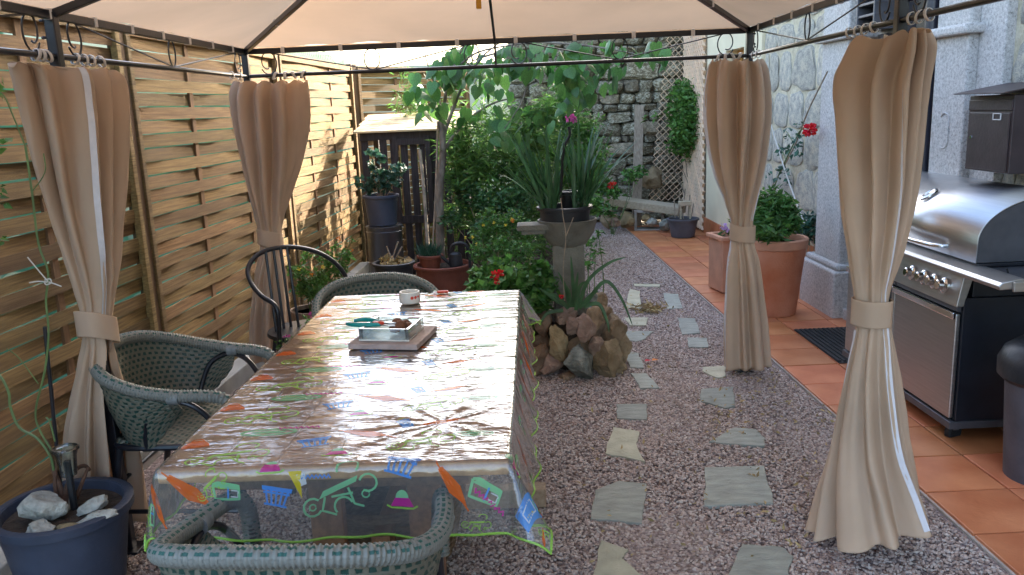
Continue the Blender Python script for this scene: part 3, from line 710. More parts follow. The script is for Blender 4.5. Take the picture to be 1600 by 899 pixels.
# near left
cNL, PNL, _ = curtain('beige curtain at the near left post, tied low and split open below its band',
    [(96, 30, 2.66, 112, 172, 3.25, .035, .75), (112, 34, 2.68, 140, 178, 3.22, .05, .9), (200, 52, 2.72, 210, 184, 3.12, .06, 1.0), (300, 74, 2.76, 300, 186, 3.05, .065, 1.0), (400, 101, 2.78, 400, 183, 3.0, .06, .7), (470, 122, 2.8, 470, 177, 2.97, .045, .35),
     (512, 130, 2.82, 512, 174, 2.95, .04, .2), (545, 130, 2.82, 545, 178, 2.96, .05, .35), (620, 119, 2.82, 620, 196, 3.0, .07, .7), (700, 111, 2.8, 700, 213, 3.05, .09, .9), (812, 112, 2.78, 812, 226, 3.08, .10, 1.0)],
    2.9, .6, 11, 9, slit=(.25, .085, .64), trims=((.20, .02, .60),))
tabs(cNL, [((GX0, y, RZ+.004), t) for y, t in ((2.78, 1), (2.81, 0), (2.845, -1), (3.02, 1), (3.08, 0), (3.13, 0), (3.2, -1))], (0, 1, 0))
# near right
cNR, PNR, _ = curtain('beige curtain at the near right post beside the grill, flared wide at the bottom',
    [(62, 1338, 3.35, 42, 1443, 2.72, .04, .7), (85, 1330, 3.32, 75, 1446, 2.72, .06, .9), (125, 1312, 3.25, 125, 1438, 2.75, .075, 1.0), (200, 1311, 3.15, 200, 1432, 2.78, .08, 1.0), (300, 1316, 3.05, 300, 1421, 2.8, .07, 1.0), (400, 1327, 2.98, 400, 1402, 2.82, .055, .7), (455, 1335, 2.95, 455, 1390, 2.84, .045, .3),
     (487, 1337, 2.94, 487, 1388, 2.84, .04, .2), (520, 1336, 2.94, 520, 1390, 2.84, .05, .35), (600, 1321, 2.96, 600, 1399, 2.80, .07, .7), (700, 1304, 2.96, 700, 1412, 2.76, .09, .9), (770, 1287, 2.92, 770, 1428, 2.74, .11, 1.0), (828, 1275, 2.86, 828, 1442, 2.70, .13, 1.1)],
    2.9, .583, 23, 10, trims=((.44, .03, .98), (.055, .66, 1.0)))
tabs(cNR, [((GX1, y, RZ+.004), t) for y, t in ((3.35, 1), (3.27, 0), (3.2, -1), (3.12, 1), (2.82, 0), (2.76, -1), (2.7, 1))], (0, 1, 0))
# far left
cFL, PFL, _ = curtain('beige curtain at the far left post behind the black bow back chair',
    [(127, 366, 4.78, 125, 476, 4.84, .03, .7), (150, 362, 4.76, 150, 478, 4.84, .05, .9), (200, 368, 4.76, 195, 479, 4.84, .06, 1.0), (255, 380, 4.76, 255, 469, 4.84, .065, 1.0), (310, 392, 4.76, 310, 452, 4.84, .06, .8), (350, 401, 4.76, 350, 442, 4.84, .045, .4),
     (374, 405, 4.76, 374, 440, 4.84, .04, .2), (395, 405, 4.76, 395, 441, 4.84, .045, .3), (440, 398, 4.76, 440, 447, 4.84, .07, .7), (500, 393, 4.76, 500, 452, 4.84, .08, .9), (562, 392, 4.76, 562, 455, 4.84, .09, 1.0)],
    4.85, .6, 37, 9, trims=((.03, .02, .58),))
tabs(cFL, [((x, GY2, RZ+.004), t) for x, t in ((-1.45, 1), (-1.39, 0), (-1.34, -1), (-1.29, 1))], (1, 0, 0)); tabs(cFL, [((GX0, y, RZ+.004), 0) for y in (4.6, 4.72)], (0, 1, 0))
# far right
cFR, PFR, _ = curtain('beige curtain at the far right post in front of the terracotta pots',
    [(92, 1118, 4.84, 92, 1190, 4.80, .04, .7), (112, 1112, 4.84, 112, 1199, 4.76, .05, .9), (170, 1108, 4.84, 170, 1204, 4.76, .065, 1.0), (250, 1117, 4.84, 250, 1196, 4.76, .065, 1.0), (310, 1134, 4.84, 310, 1184, 4.76, .055, .6), (345, 1143, 4.84, 345, 1177, 4.76, .045, .3),
     (362, 1143, 4.84, 362, 1177, 4.76, .04, .2), (380, 1142, 4.84, 380, 1179, 4.76, .045, .3), (420, 1138, 4.84, 420, 1188, 4.76, .06, .6), (500, 1134, 4.84, 500, 1197, 4.76, .07, .8), (573, 1134, 4.84, 573, 1202, 4.76, .075, .8)],
    4.85, .61, 41, 8, trims=((.035, .02, 1.0), (.44, .05, .5)))
tabs(cFR, [((x, GY2, RZ+.004), t) for x, t in ((1.06, 1), (1.1, 0), (1.145, -1), (1.18, 1))], (1, 0, 0)); tabs(cFR, [((GX1, y, RZ+.004), 0) for y in (4.66, 4.75)], (0, 1, 0))
# ================================================================== HOUSE
ho = thing('stone_house', 'stone house with granite door jambs and cream rendered end along the right side', 'house', tuple(HF(.9, 5)), 0)
def hbox(name, m, a0, a1, b0, b1, z0, z1, parent=ho, bevel=0, extra=None):
    q = MB(ho); q.box(HF((a0+a1)/2, (b0+b1)/2, (z0+z1)/2), (a1-a0, b1-b0, z1-z0), rz=HANG)
    return q.build(name, m, ho, bevel=bevel)
HW = .9; HT = 7.2
hbox('wall', 'house_mortar', HW, HW+.5, -2.5, 4.78, 0, HT); hbox('wall', 'house_mortar', HW, HW+.5, 6.04, 8.1, 0, HT); hbox('sun_block_wall', 'house_mortar', HW, HW+.5, 8.101, 11.2, 2.902, HT); hbox('wall', 'house_mortar', HW+.002, HW+.5, 4.78, 6.04, 2.25, HT)  # unseen height and far upper stretch added to block the sun
hbox('garden_end_wall', 'old_stone', HW+.001, HW+.5, 10.1, 12.4, 0, 2.9)
# rendered end with window opening
wb0, wb1, wz0, wz1 = 8.66, 9.32, 1.2, 2.12
hbox('rendered_wall', 'cream_render', HW-.03, HW+.49, 8.1, wb0, 0, 2.9); hbox('rendered_wall', 'cream_render', HW-.03, HW+.49, wb1, 10.1, 0, 2.9); hbox('rendered_wall', 'cream_render', HW-.03, HW+.49, wb0, wb1, 0, wz0); hbox('rendered_wall', 'cream_render', HW-.03, HW+.49, wb0, wb1, wz1, 2.9)
wf = MB(ho)
for bb in (wb0+.03, wb1-.03): wf.box(HF(HW+.12, bb, (wz0+wz1)/2), (.05, .06, wz1-wz0), rz=HANG)
for zz in (wz0+.03, wz1-.03): wf.box(HF(HW+.122, (wb0+wb1)/2, zz), (.05, wb1-wb0-.12, .06), rz=HANG)
wfo = wf.build('window', 'orange_wood', ho, bevel=.004)
q = MB(ho); q.box(HF(HW+.13, (wb0+wb1)/2, (wz0+wz1)/2), (.008, wb1-wb0-.1, wz1-wz0-.1), rz=HANG); q.build('pane', 'window_glass', wfo); 
bpy.data.objects['pane'].location = (0, 0, 0)
rd = hbox('dark_room_sheet', 'dark_plastic', HW+.3, HW+.32, wb0, wb1, wz0, wz1)  # dark sheet standing in for the shade of the unlit room
# jambs
def jamb(b0, b1, proud, z1=2.6): return hbox('jamb', 'granite', HW-proud, HW+.15, b0, b1, .4, z1, bevel=.012)
jamb(6.0, 6.46, .10); jamb(4.50, 4.83, .10); hbox('jamb_strip', 'granite', HW-.05, HW+.1, 4.27, 4.497, 0, 2.9, bevel=.006)
for b0, b1, zz in ((5.96, 6.51, 1.99), (4.45, 4.86, 1.90)): hbox('capital', 'granite', HW-.15, HW+.1, b0, b1, zz, zz+.05, bevel=.014)
for b0, b1 in ((5.90, 6.57), (4.40, 4.90)):
    hbox('plinth', 'granite', HW-.17, HW+.16, b0, b1, .0, .36, bevel=.015); hbox('plinth_cap', 'granite', HW-.14, HW+.155, b0+.03, b1-.03, .36, .405, bevel=.018)
hbox('lintel', 'granite', HW-.08, HW+.15, 4.52, 6.44, 2.6, 2.95, bevel=.012); hbox('door_step', 'granite', HW-.10, HW+.45, 4.905, 5.895, .0, .10, bevel=.01)
d = hbox('door', 'door_black', HW+.16, HW+.21, 4.835, 5.99, .10, 2.24, bevel=.004)
for zz in (.3, 1.0, 1.6):
    q = MB(ho); q.box(HF(HW+.15, 5.42, zz+.25), (.03, .8, .45), rz=HANG); q.build('door_panel', 'door_black', ho, bevel=.008)
q = MB(ho); q.tube([HF(HW+.13, 4.95, 1.15), HF(HW+.08, 4.95, 1.15), HF(HW+.07, 4.99, 1.15)], .012, 8); q.lathe([(.028, 0), (.03, .01), (.012, .02)], HF(HW+.08, 4.95, 1.12), 12); q.build('door_knob', 'brass', ho, smooth=True)
# arched mark cut into the right jamb
pts = [HF(HW-.102, 4.68+.045*math.cos(t), 1.40+(.05 if math.sin(t) > 0 else -.05)+.045*math.sin(t)) for t in np.arange(0.6, 5.4, .2)]
q = MB(ho); q.tube(pts, .005, 5); q.build('carved_mark', 'granite', ho, smooth=True)
# stones showing in the facade
rnd = random.Random(3); stones_src = [block(200+i, 4, .1, .14) for i in range(8)]
for mm in stones_src:
    mm.materials.append(MATS['house_stone']); mm.polygons.foreach_set('use_smooth', [True]*len(mm.polygons))
def lay(b0, b1, z0, z1, cw, chh, prx=.0):
    z = z0
    while z < z1:
        h = chh*rnd.uniform(.75, 1.2); b = b0+rnd.uniform(-.1, .05)
        while b < b1-.08:
            w = cw*rnd.uniform(.6, 1.35); w = min(w, b1-b)
            o = bpy.data.objects.new('stone', rnd.choice(stones_src)); COL.objects.link(o); o.parent = ho
            o.location = HF(HW-.0, max(b+w/2, b0+w/2), z+h/2)-ho.location; o.scale = (.035, max(.1, w-.035), h-.03); o.rotation_euler = (rnd.uniform(-.08, .08), 0, HANG)
            b += w
        z += h
lay(6.50, 8.08, .42, 3.0, .42, .30); lay(3.0, 4.25, .1, 3.0, .42, .30)
# tiled skirting
skm = MB(); skm.box((0, 0, 0), (.014, TP-.012, .19)); sk0 = None
def skirt(a, b, z=.118, s=1):
    global sk0
    if sk0 is None: sk0 = skm.build('skirting_tile', 'tile', ho, bevel=.002); o = sk0
    else: o = inst(sk0, ho)
    o.location = HF(a, b, z)-ho.location; o.rotation_euler = (0, 0, HANG); o.scale = (1, 1, s)
for i in range(4): skirt(HW-.008, 6.76+i*TP)
for i in range(6): skirt(HW-.040, 8.28+i*TP)
for i in range(3): skirt(HW-.008, 6.76+i*TP, .315)
for i in range(12): skirt(HW-.008, .2+i*TP)
# downpipe: a thing on the wall
q = MB(HF(HW-.05, 4.9)); q.tube([HF(HW-.09, 4.905, .42), HF(HW-.09, 4.905, 3.2)], .040, 16); q.tube([HF(HW-.02, 5.0, .12), HF(HW-.02, 5.0, 3.2)], .034, 12)
q.build('downpipe', 'pipe_black', smooth=True); tag(bpy.data.objects['downpipe'], 'glossy black downpipe running up beside the right hand door jamb', 'downpipe')
# louvred vent box, mostly hidden over the near right curtain
q = MB(HF(.8, 5.3, 2.1))
for zz in (2.02, 2.09, 2.16, 2.23): q.box(HF(HW-.16, 5.45, zz), (.14, .26, .016), rz=HANG)
for bb in (5.33, 5.57): q.box(HF(HW-.16, bb, 2.13), (.15, .016, .26), rz=HANG)
q.box(HF(HW-.03, 5.45, 2.13), (.1, .3, .3), rz=HANG)
tag(q.build('vent_box', 'grey_metal', bevel=.003), 'dark louvred metal box high over the doorway, seen above the near right curtain', 'vent box')
# ================================================================== BACK STONE WALL
sw = thing('stone_wall', 'old rough dry stone garden wall spotted with lichen at the far end', 'wall', (1.1, 11.6, 0))
q = MB(sw); q.box((.98, 11.78, 1.35), (2.5, .3, 2.7)); q.build('core', 'mortar', sw)
srcs = [block(300+i, 4.0, .2, .17) for i in range(12)]
for i, mm in enumerate(srcs):
    mm.materials.append(MATS['wall_stone' if i % 4 else 'old_stone']); mm.polygons.foreach_set('use_smooth', [True]*len(mm.polygons))
    try: mm.set_sharp_from_angle(angle=R(30))
    except Exception: pass
z = 0.02; rnd = random.Random(12); cnt = 0
while z < 2.68:
    h = rnd.choice((.10, .14, .18, .24, .16)); x = -.25+rnd.uniform(-.1, 0)
    while x < 2.2:
        w = h*rnd.uniform(1.0, 2.4)
        if w > .5: w = .5
        sub = 1 if rnd.random() > .25 or h < .2 else 2
        for s_ in range(sub):
            o = bpy.data.objects.new('stone', rnd.choice(srcs)); COL.objects.link(o); o.parent = sw
            hh = h/sub
            o.location = Vector((x+w/2, 11.62+rnd.uniform(-.03, .03), z+hh*(s_+.5)))-sw.location; o.scale = (w*1.0, .24, hh*1.02); o.rotation_euler = (rnd.uniform(-.1, .1), rnd.uniform(-.09, .09), rnd.uniform(-.12, .12)); cnt += 1
        x += w
    z += h
q = MB((-.6, 13, 0)); q.box((-.9, 13.2, 1.15), (4.6, .25, 2.3))
tag(q.build('rendered_wall', 'pale_render'), 'pale green rendered neighbouring wall glimpsed behind the bamboo', 'wall')
# ================================================================== LATTICE
def lattice(label, origin, ux, W_, H_, sp=.088, lean=0, lw=.030):
    ux = Vector(ux).normalized(); uz = Vector((lean, 0, 1)).normalized(); nn = ux.cross(uz).normalized(); root = thing('lattice_panel', label, 'lattice', origin)
    O = Vector(origin)
    for layer, sgn in ((0, 1), (1, -1)):
        k = -int(H_/sp)-2 if sgn > 0 else 0
        for i in range(int(-H_/sp)-1, int((W_+H_)/sp)+2):
            c = i*sp                                       # x - s*z = c
            pts = []
            # line x = c + sgn*z
            zs = sorted([(-c)*sgn, (W_-c)*sgn]); z0 = max(0, zs[0]); z1 = min(H_, zs[1])
            if z1-z0 < .03: continue
            A = O+ux*(c+sgn*z0)+uz*z0+nn*(.006*(1 if layer else -1)); B = O+ux*(c+sgn*z1)+uz*z1+nn*(.006*(1 if layer else -1))
            b = MB(root); b.bar(A, B, .006, lw, up=nn) ; b.build('lath', 'lattice', root)
    return root
lattice('diagonal wooden lattice panel leaning at the far wall behind the jasmine', (1.56, 11.3, .30), (1, 0, 0), .62, 2.25, lean=.115)
lattice('narrow wooden lattice fixed to the house wall left of the cream render', tuple(HF(HW-.05, 10.15, .05)), tuple(HF(0, 1)-HF(0, 0)), 1.05, 2.4, sp=.095)
# ================================================================== TABLE
TX0, TX1, TY0, TY1, TZ = -.985, -.085, 1.945, 3.93, .75
tb = thing('garden_table', 'long pine garden table under the clear printed plastic cloth', 'table', ((TX0+TX1)/2, (TY0+TY1)/2, 0))
pw = (TX1-TX0-.0)/6
for i in range(6):
    q = MB(tb); q.box((TX0+pw*(i+.5), (TY0+TY1)/2, TZ-.019), (pw-.003, TY1-TY0-.09, .036)); q.build('plank', 'pine', tb, bevel=.002)
for y in (TY0+.021, TY1-.021): q = MB(tb); q.box(((TX0+TX1)/2, y, TZ-.019), (TX1-TX0, .042, .038)); q.build('end_board', 'pine', tb, bevel=.006)
q = MB(tb)
for x in (TX0+.1, TX1-.1): q.box((x, (TY0+TY1)/2, TZ-.075), (.022, TY1-TY0-.22, .07))
for y in (TY0+.12, TY1-.12): q.box(((TX0+TX1)/2, y, TZ-.076), (TX1-TX0-.22, .022, .07))
q.build('apron', 'pine_dark', tb, bevel=.002)
for y in (2.32, 3.05):
    for x in (-.66, -.36): q = MB(tb); q.bar((x, y, .09), (x, y, TZ-.04), .10, .045); q.build('leg', 'pine_dark', tb, bevel=.004)
    q = MB(tb); q.box((-.50 if y < 3 else -.37, y+(.0 if y < 3 else .12), .05), (.5 if y < 3 else .76, .075, .08)); q.build('foot', 'pine_dark' if y < 3 else 'pine_grey', tb, bevel=.005)
q = MB(tb); q.box((-.51, 2.68, .30), (.06, .68, .07)); q.build('stretcher', 'pine_dark', tb, bevel=.004)
# ------------------------------------------------------------------ cloth
OV = .185
RC = [(atz(692, 662, TZ), .46, .0030, 11), (atz(735, 560, TZ), .38, .0030, 8), (atz(712, 510, TZ), .30, .0026, 7)]
def cloth(s, t, off=0.0):
    dx = TX0-s if s < TX0 else (s-TX1 if s > TX1 else 0); dy = TY0-t if t < TY0 else (t-TY1 if t > TY1 else 0)
    sx = -1 if s < TX0 else 1; sy = -1 if t < TY0 else 1
    bx = min(max(s, TX0), TX1); by = min(max(t, TY0), TY1)
    if dx == 0 and dy == 0:
        h = .0035+.0009*noise.noise(Vector((s*4, t*9, 0)))+.0010*abs(noise.noise(Vector((s*3+4, t*17, 1))))
        for c, r0, A, k in RC:
            ex, ey = s-c.x, t-c.y; r = math.hypot(ex, ey)
            if r < r0*1.5:
                th = math.atan2(ey, ex); wv = (.5+.5*math.sin(k*th+3.4*math.sin(th+c.y)+2.6*noise.noise(Vector((ex*9, ey*9, 4)))))**3
                h += A*wv*math.exp(-(r/r0)**2*2.2)*min(1, r/.03)
        ed = min(s-TX0, TX1-s, t-TY0, TY1-t)
        if ed < .05: h += .0012*abs(math.sin((s+t)*120+3*noise.noise(Vector((s*9, t*9, 2)))))*(1-ed/.05)
        return Vector((s, t, TZ+h+off))
    edge = .006
    if dx and dy:
        r = math.hypot(dx, dy); th = math.atan2(dy, dx); k = math.sin(2*th)
        out = .006+r*((.16+.42*k) if sx > 0 else (.10+.10*k))*(1+.12*math.sin(th*6))
        dropv = r*(1-.22*k)
        return Vector((bx+sx*math.cos(th)*(out+off), by+sy*math.sin(th)*(out+off), TZ+.003-dropv))
    d = dx or dy; al = t if dx else s
    cor = min(abs(al-(TY0 if dx else TX0)), abs(al-(TY1 if dx else TX1)))
    wv = .010*math.sin(al*17+1.5*noise.noise(Vector((al*3, 1, 0))))+.006*math.sin(al*41+2)
    out = .006+d*.16+(d/OV)**1.3*(wv*min(1, cor/.1))+.028*(d/OV)*(1 if dx and sx > 0 else 0)*min(1, cor/.2)
    nz_ = .0015*noise.noise(Vector((al*30, d*30, 3)))
    if dx: return Vector((bx+sx*(out+off+nz_), by, TZ+.003-d*.985))
    return Vector((bx, by+sy*(out+off+nz_), TZ+.003-d*.985))
clo = MB((-.53, 2.94, .75))
def axis(a0, a1, o, n1, n2): return [a0-o+o*i/n1 for i in range(n1)]+[a0+(a1-a0)*i/n2 for i in range(n2+1)]+[a1+o*(i+1)/n1 for i in range(n1)]
AX = axis(TX0, TX1, OV, 14, 200); AY = axis(TY0, TY1, OV, 14, 260)
for t in AY:
    for s in AX: clo.v.append(tuple(cloth(s, t)))
nx = len(AX)
for j in range(len(AY)-1):
    for i in range(nx-1): a = j*nx+i; clo.f.append((a, a+1, a+nx+1, a+nx))
clo = clo.build('tablecloth', 'clear_film', smooth='all'); tag(clo, 'crinkled clear plastic tablecloth printed with bright garden furniture and edged in lime', 'tablecloth')
hm = MB(clo)
hpts = [(s, TY0-OV) for s in AX]+[(TX1+OV, t) for t in AY]+[(s, TY1+OV) for s in AX[::-1]]+[(TX0-OV, t) for t in AY[::-1]]
hp = [cloth(*q) for q in hpts]
hm.tube(hp[::2], .0035, 5, closed=True); hm.build('hem', 'print_lime', clo, smooth=True)
# printed motifs, each colour its own flat print
class PM(MB):
    def __init__(s): super().__init__(clo); s.mi = []
CUR = [None, None]
def pr(c):
    mb = CUR[0]
    if c not in mb.cols: mb.cols.append(c)
    mb.cur = mb.cols.index(c); return mb
def motif(fn):
    def g(*a, **k):
        mb = PM(); mb.cols = []; CUR[0] = mb; fn(*a, **k)
        o = mb.build('printed_motif', 'print_'+mb.cols[0], clo)
        for c in mb.cols[1:]: o.data.materials.append(MATS['print_'+c])
        o.data.polygons.foreach_set('material_index', mb.mi)
    return g
def xf(pt, o, sc, ro): c_, s_ = math.cos(ro), math.sin(ro); return (o[0]+sc*(pt[0]*c_-pt[1]*s_), o[1]+sc*(pt[0]*s_+pt[1]*c_))
def fill(col, poly, o, sc, ro):
    mb = pr(col); k = len(poly); cx = sum(p[0] for p in poly)/k; cy = sum(p[1] for p in poly)/k; rings = []
    for f in (0, .34, .67, 1.0): rings.append([mb_v(mb, xf((cx+(p[0]-cx)*f, cy+(p[1]-cy)*f), o, sc, ro)) for p in poly])
    for a, b in zip(rings, rings[1:]):
        for i in range(k): mb.f.append((a[i], a[(i+1) % k], b[(i+1) % k], b[i])); mb.mi.append(mb.cur)
def mb_v(mb, q):
    q = (min(max(q[0], TX0-OV+.003), TX1+OV-.003), min(max(q[1], TY0-OV+.003), TY1+OV-.003)); mb.v.append(tuple(cloth(q[0], q[1], .0009))); return len(mb.v)-1
def dense(poly, step=.06, closed=True):
    out = []; k = len(poly)
    for i in range(k if closed else k-1):
        a, b = poly[i], poly[(i+1) % k]; n_ = max(1, int(math.hypot(b[0]-a[0], b[1]-a[1])/step))
        for j in range(n_): out.append((a[0]+(b[0]-a[0])*j/n_, a[1]+(b[1]-a[1])*j/n_))
    if not closed: out.append(poly[-1])
    return out
def stroke(col, pts, o, sc, ro, w=.05):
    mb = pr(col); pts = dense(pts, .12, False); idx = []
    for i, p in enumerate(pts):
        a = pts[max(i-1, 0)]; b = pts[min(i+1, len(pts)-1)]; dx, dy = b[0]-a[0], b[1]-a[1]; L = math.hypot(dx, dy) or 1; nx_, ny_ = -dy/L*w/2, dx/L*w/2
        idx.append((mb_v(mb, xf((p[0]+nx_, p[1]+ny_), o, sc, ro)), mb_v(mb, xf((p[0]-nx_, p[1]-ny_), o, sc, ro))))
    for a, b in zip(idx, idx[1:]): mb.f.append((a[0], a[1], b[1], b[0])); mb.mi.append(mb.cur)
def arc(cx, cy, r, a0, a1, n_=10, ry=None): return [(cx+r*math.cos(a0+(a1-a0)*i/n_), cy+(ry or r)*math.sin(a0+(a1-a0)*i/n_)) for i in range(n_+1)]
PI = math.pi
@motif
def m_chair(o, sc, ro, c='lime'):
    fill(c, dense([(-.7, -.12), (.6, .12), (.7, .3), (-.5, .1)], .2), o, sc, ro)
    stroke(c, arc(-.95, -.3, .28, .6, 5.6), o, sc, ro, .07); stroke(c, arc(.95, -.02, .28, -2.4, 2.6), o, sc, ro, .07); stroke(c, [(-.5, -.1), (-.7, -.5), (-.3, -.75)], o, sc, ro, .07)
    stroke(c, arc(.0, -.55, .3, .2, 3.6), o, sc, ro, .07); stroke(c, [(.3, .0), (.35, -.55), (.62, -.72)], o, sc, ro, .07); stroke(c, arc(.45, .62, .35, -.8, 3.4, 10, .22), o, sc, ro, .07); stroke(c, [(-.3, -.15), (.4, -.2)], o, sc, ro, .07)
    stroke(c, arc(.78, -.35, .12, 0, 6), o, sc, ro, .05); stroke(c, arc(-.95, -.3, .1, 0, 6), o, sc, ro, .05)
@motif
def m_hat(o, sc, ro):
    fill('magenta', dense([(-.75, -.25), (.75, -.25), (.45, .3), (-.45, .3)], .25), o, sc, ro); fill('mint', arc(0, .3, .42, 0, PI, 10, .5), o, sc, ro); stroke('lime', [(-1, -.2), (-.7, -.36), (.7, -.36), (1, -.2)], o, sc, ro, .12)
@motif
def m_basket(o, sc, ro, c='blue'):
    for k in range(5): x = -.7+.35*k; stroke(c, [(x, .4), (x*.7, -.5)], o, sc, ro, .12)
    for y in (.4, .22, -.5): stroke(c, [(-.85+(.4-y)*.15, y), (.85-(.4-y)*.15, y)], o, sc, ro, .13)
    fill(c, dense([(-.9, .34), (.9, .34), (.95, .6), (-.95, .6)], .3), o, sc, ro)
@motif
def m_bag(o, sc, ro, c='orange'):
    fill(c, arc(0, -.3, .7, 0, PI, 12, .9)+[(-.7, -.35)], o, sc, ro); stroke(c, arc(0, .3, .35, .3, 2.8, 8, .5), o, sc, ro, .09)
@motif
def m_umb(o, sc, ro, c='orange'):
    fill(c, dense([(-.1, .9), (.12, .9), (.3, -.2), (.05, -1.1), (-.25, -.2)], .3), o, sc, ro); stroke(c, [(0, 1.2), (0, -1.3)], o, sc, ro, .07)
@motif
def m_cool(o, sc, ro, c='blue', c2='lime'):
    fill(c, dense([(-.45, -.8), (.35, -.8), (.5, .6), (.2, .85), (-.5, .7)], .25), o, sc, ro); stroke('white', dense([(-.2, -.5), (.2, -.5), (.2, .3), (-.25, .3), (-.2, -.5)], .3), o, sc, ro, .06); stroke(c2, arc(0, .7, .3, 0, 6.2, 10), o, sc, ro, .06); stroke('yellow', [(.05, -.4), (.15, .1)], o, sc, ro, .06)
@motif
def m_buck(o, sc, ro, c='mint'):
    stroke(c, [(-.8, .35), (-.5, .5), (.7, .4), (.8, -.35), (-.6, -.5), (-.8, .35)], o, sc, ro, .14); fill(c, dense([(-.75, .2), (.75, .15), (.7, .42), (-.5, .5)], .3), o, sc, ro); stroke('blue', [(.1, .3), (.15, -.4)], o, sc, ro, .1); stroke('white', [(.3, .1), (.7, .1), (.7, -.25), (.3, -.25)], o, sc, ro, .07)
@motif
def m_oval(o, sc, ro, c='mint'):
    stroke(c, arc(0, 0, .9, 0, 6.28, 16, .25), o, sc, ro, .14); fill(c, arc(0, 0, .6, 0, 6.28, 12, .12), o, sc, ro)
@motif
def m_squig(o, sc, ro, c='magenta'): stroke(c, [(-1+.13*i, .12*(-1)**i) for i in range(16)], o, sc, ro, .09)
@motif
def m_cream(o, sc, ro):
    fill('yellow', dense([(-.3, .8), (.45, .6), (.2, -.1), (0, -.9)], .3), o, sc, ro); fill('white', dense([(.1, .5), (.6, .4), (.5, -.2), (.15, -.2)], .3), o, sc, ro)
def st(px, py, front=True):     # a place on the front drop: s from the picture, t from the drop below the edge
    P = aty(px, py, TY0-.03); return (P.x, TY0-max(0, TZ-P.z))
m_chair(st(528, 772), .080, .25, 'mint'); m_hat(st(628, 790), .040, 0); m_basket(st(430, 782), .042, -.15); m_cream(st(462, 762), .045, .3); m_buck(st(757, 775), .052, -.5); m_umb(st(705, 765), .06, .55); m_squig(st(765, 790), .05, -.75); m_chair(st(325, 765), .04, .6, 'lime'); m_umb(st(290, 775), .07, .9); m_buck(st(350, 775), .045, -.1)
m_squig(st(490, 752), .04, 0, 'blue'); m_chair(st(745, 820), .03, -.2); m_hat(st(415, 722), .036, .05); m_basket(st(622, 718), .05, -.3); m_cool((TX1+.09, TY0-.10), .075, -.55); m_hat((TX1+.03, TY0+.02), .05, 1.5); m_umb((TX1+.12, TY0-.03), .05, .4); m_chair((TX1+.16, TY0-.13), .03, .3); m_umb((TX1+.15, TY0-.16), .03, .1)
m_buck((TX0-.05, TY0-.12), .04, 1.2); m_umb((TX0-.02, TY0-.07), .07, .5, 'orange'); m_cool((TX0-.10, TY0-.02), .05, .6); m_chair((TX0-.1, TY0-.12), .05, 1.8)
rnd = random.Random(4)
ty = TY0+.10; i = 0
while ty < TY1-.05:
    m_bag((TX0+.045, ty+.05), .052, PI/2*0+.2); m_chair((TX0+.16, ty-.02), .085, .12); m_oval((TX0+.22, ty+.13), .085, .05)
    m_basket((TX0+.37, ty+.05), .05, .3); m_squig((TX0+.30, ty+.16), .06, .05); m_umb((TX0+.5, ty+.10), .075, 1.2); m_hat((TX0+.45, ty-.03), .04, .1)
    m_chair((TX0+.66, ty+.04), .075, .2, 'lime'); m_umb((TX0+.70, ty+.17), .055, 1.9); m_oval((TX0+.80, ty+.08), .06, .02, 'mint'); m_cool((TX0+.60, ty+.17), .04, .5)
    m_buck((TX1+.06, ty), .045, 1.5); m_umb((TX1+.09, ty+.13), .05, 1.4); m_squig((TX0-.07, ty+.1), .06, 1.4, 'mint'); m_cool((TX0-.09, ty+.22), .045, 1.5)
    ty += .285; i += 1
for s in (-.85, -.6, -.35): m_chair((s, TY1+.09), .05, .1); m_hat((s+.12, TY1+.1), .035, 0)
# ------------------------------------------------------------------ basket under the table
bk = MB((-.55, 2.68, 0)); bk.lathe([(.14, .002), (.16, .01), (.225, .12), (.25, .24), (.255, .33), (.27, .335), (.272, .355), (.25, .36), (.238, .33), (.232, .24), (.2, .10), (.0, .03)], (-.55, 2.68, 0), 40)
bw = bk.build('wicker_basket', 'wicker', smooth=True); tag(bw, 'big round brown wicker basket on the gravel under the table', 'basket')
for z in np.arange(.03, .34, .028):
    q = MB(bw); r = np.interp(z, [.01, .12, .24, .33], [.16, .225, .25, .256])+.004; q.tube([Vector((-.55+(r+.003*math.sin(t*14))*math.cos(t), 2.68+(r+.003*math.sin(t*14))*math.sin(t), z)) for t in np.arange(0, 6.28, .1)], .006, 5, closed=True); q.build('weave_band', 'wicker', bw, smooth=True)
# ------------------------------------------------------------------ things on the table
Tt = TZ+.0065
sl = MB((-.545, 3.04, Tt)); a, b_, c_, d_ = atz(547, 549, Tt), atz(662, 551, Tt), atz(683, 516, Tt), atz(572, 514, Tt)
cen = (a+b_+c_+d_)/4; ang = math.atan2((b_-a).y, (b_-a).x)
tr = thing('tray', 'square pinkish stone tray lying in the middle of the table', 'tray', (cen.x, cen.y, Tt), ang)
q = MB(); q.box((0, 0, .012), (.27, .27, .022)); q.build('base', 'tray_stone', tr, bevel=.003)
gb = thing('glass_dish', 'square clear glass dish standing on the pink stone tray with shears in it', 'dish', (cen.x-.005, cen.y-.005, Tt+.0245), ang)
q = MB()
for sx in (-1, 1): q.box((sx*.092, 0, .025), (.012, .196, .046)); q.box((0, sx*.092, .025), (.172, .012, .046))
q.build('side', 'clear_plastic', gb, bevel=.003); q = MB(); q.box((0, 0, .004), (.196, .196, .006)); q.build('base', 'ceramic', gb)
q = MB(gb); 
for i in range(5): q2 = MB(); q2.lathe([(.0, .0), (.02+.004*i, .005), (.026, .02), (.014, .034), (0, .03)], (.02+.022*(i % 3), -.02+.03*(i//2), .012+.014*(i % 2)), 9, .7, i); q2.build('dried_pod', 'rust', gb, smooth=True)
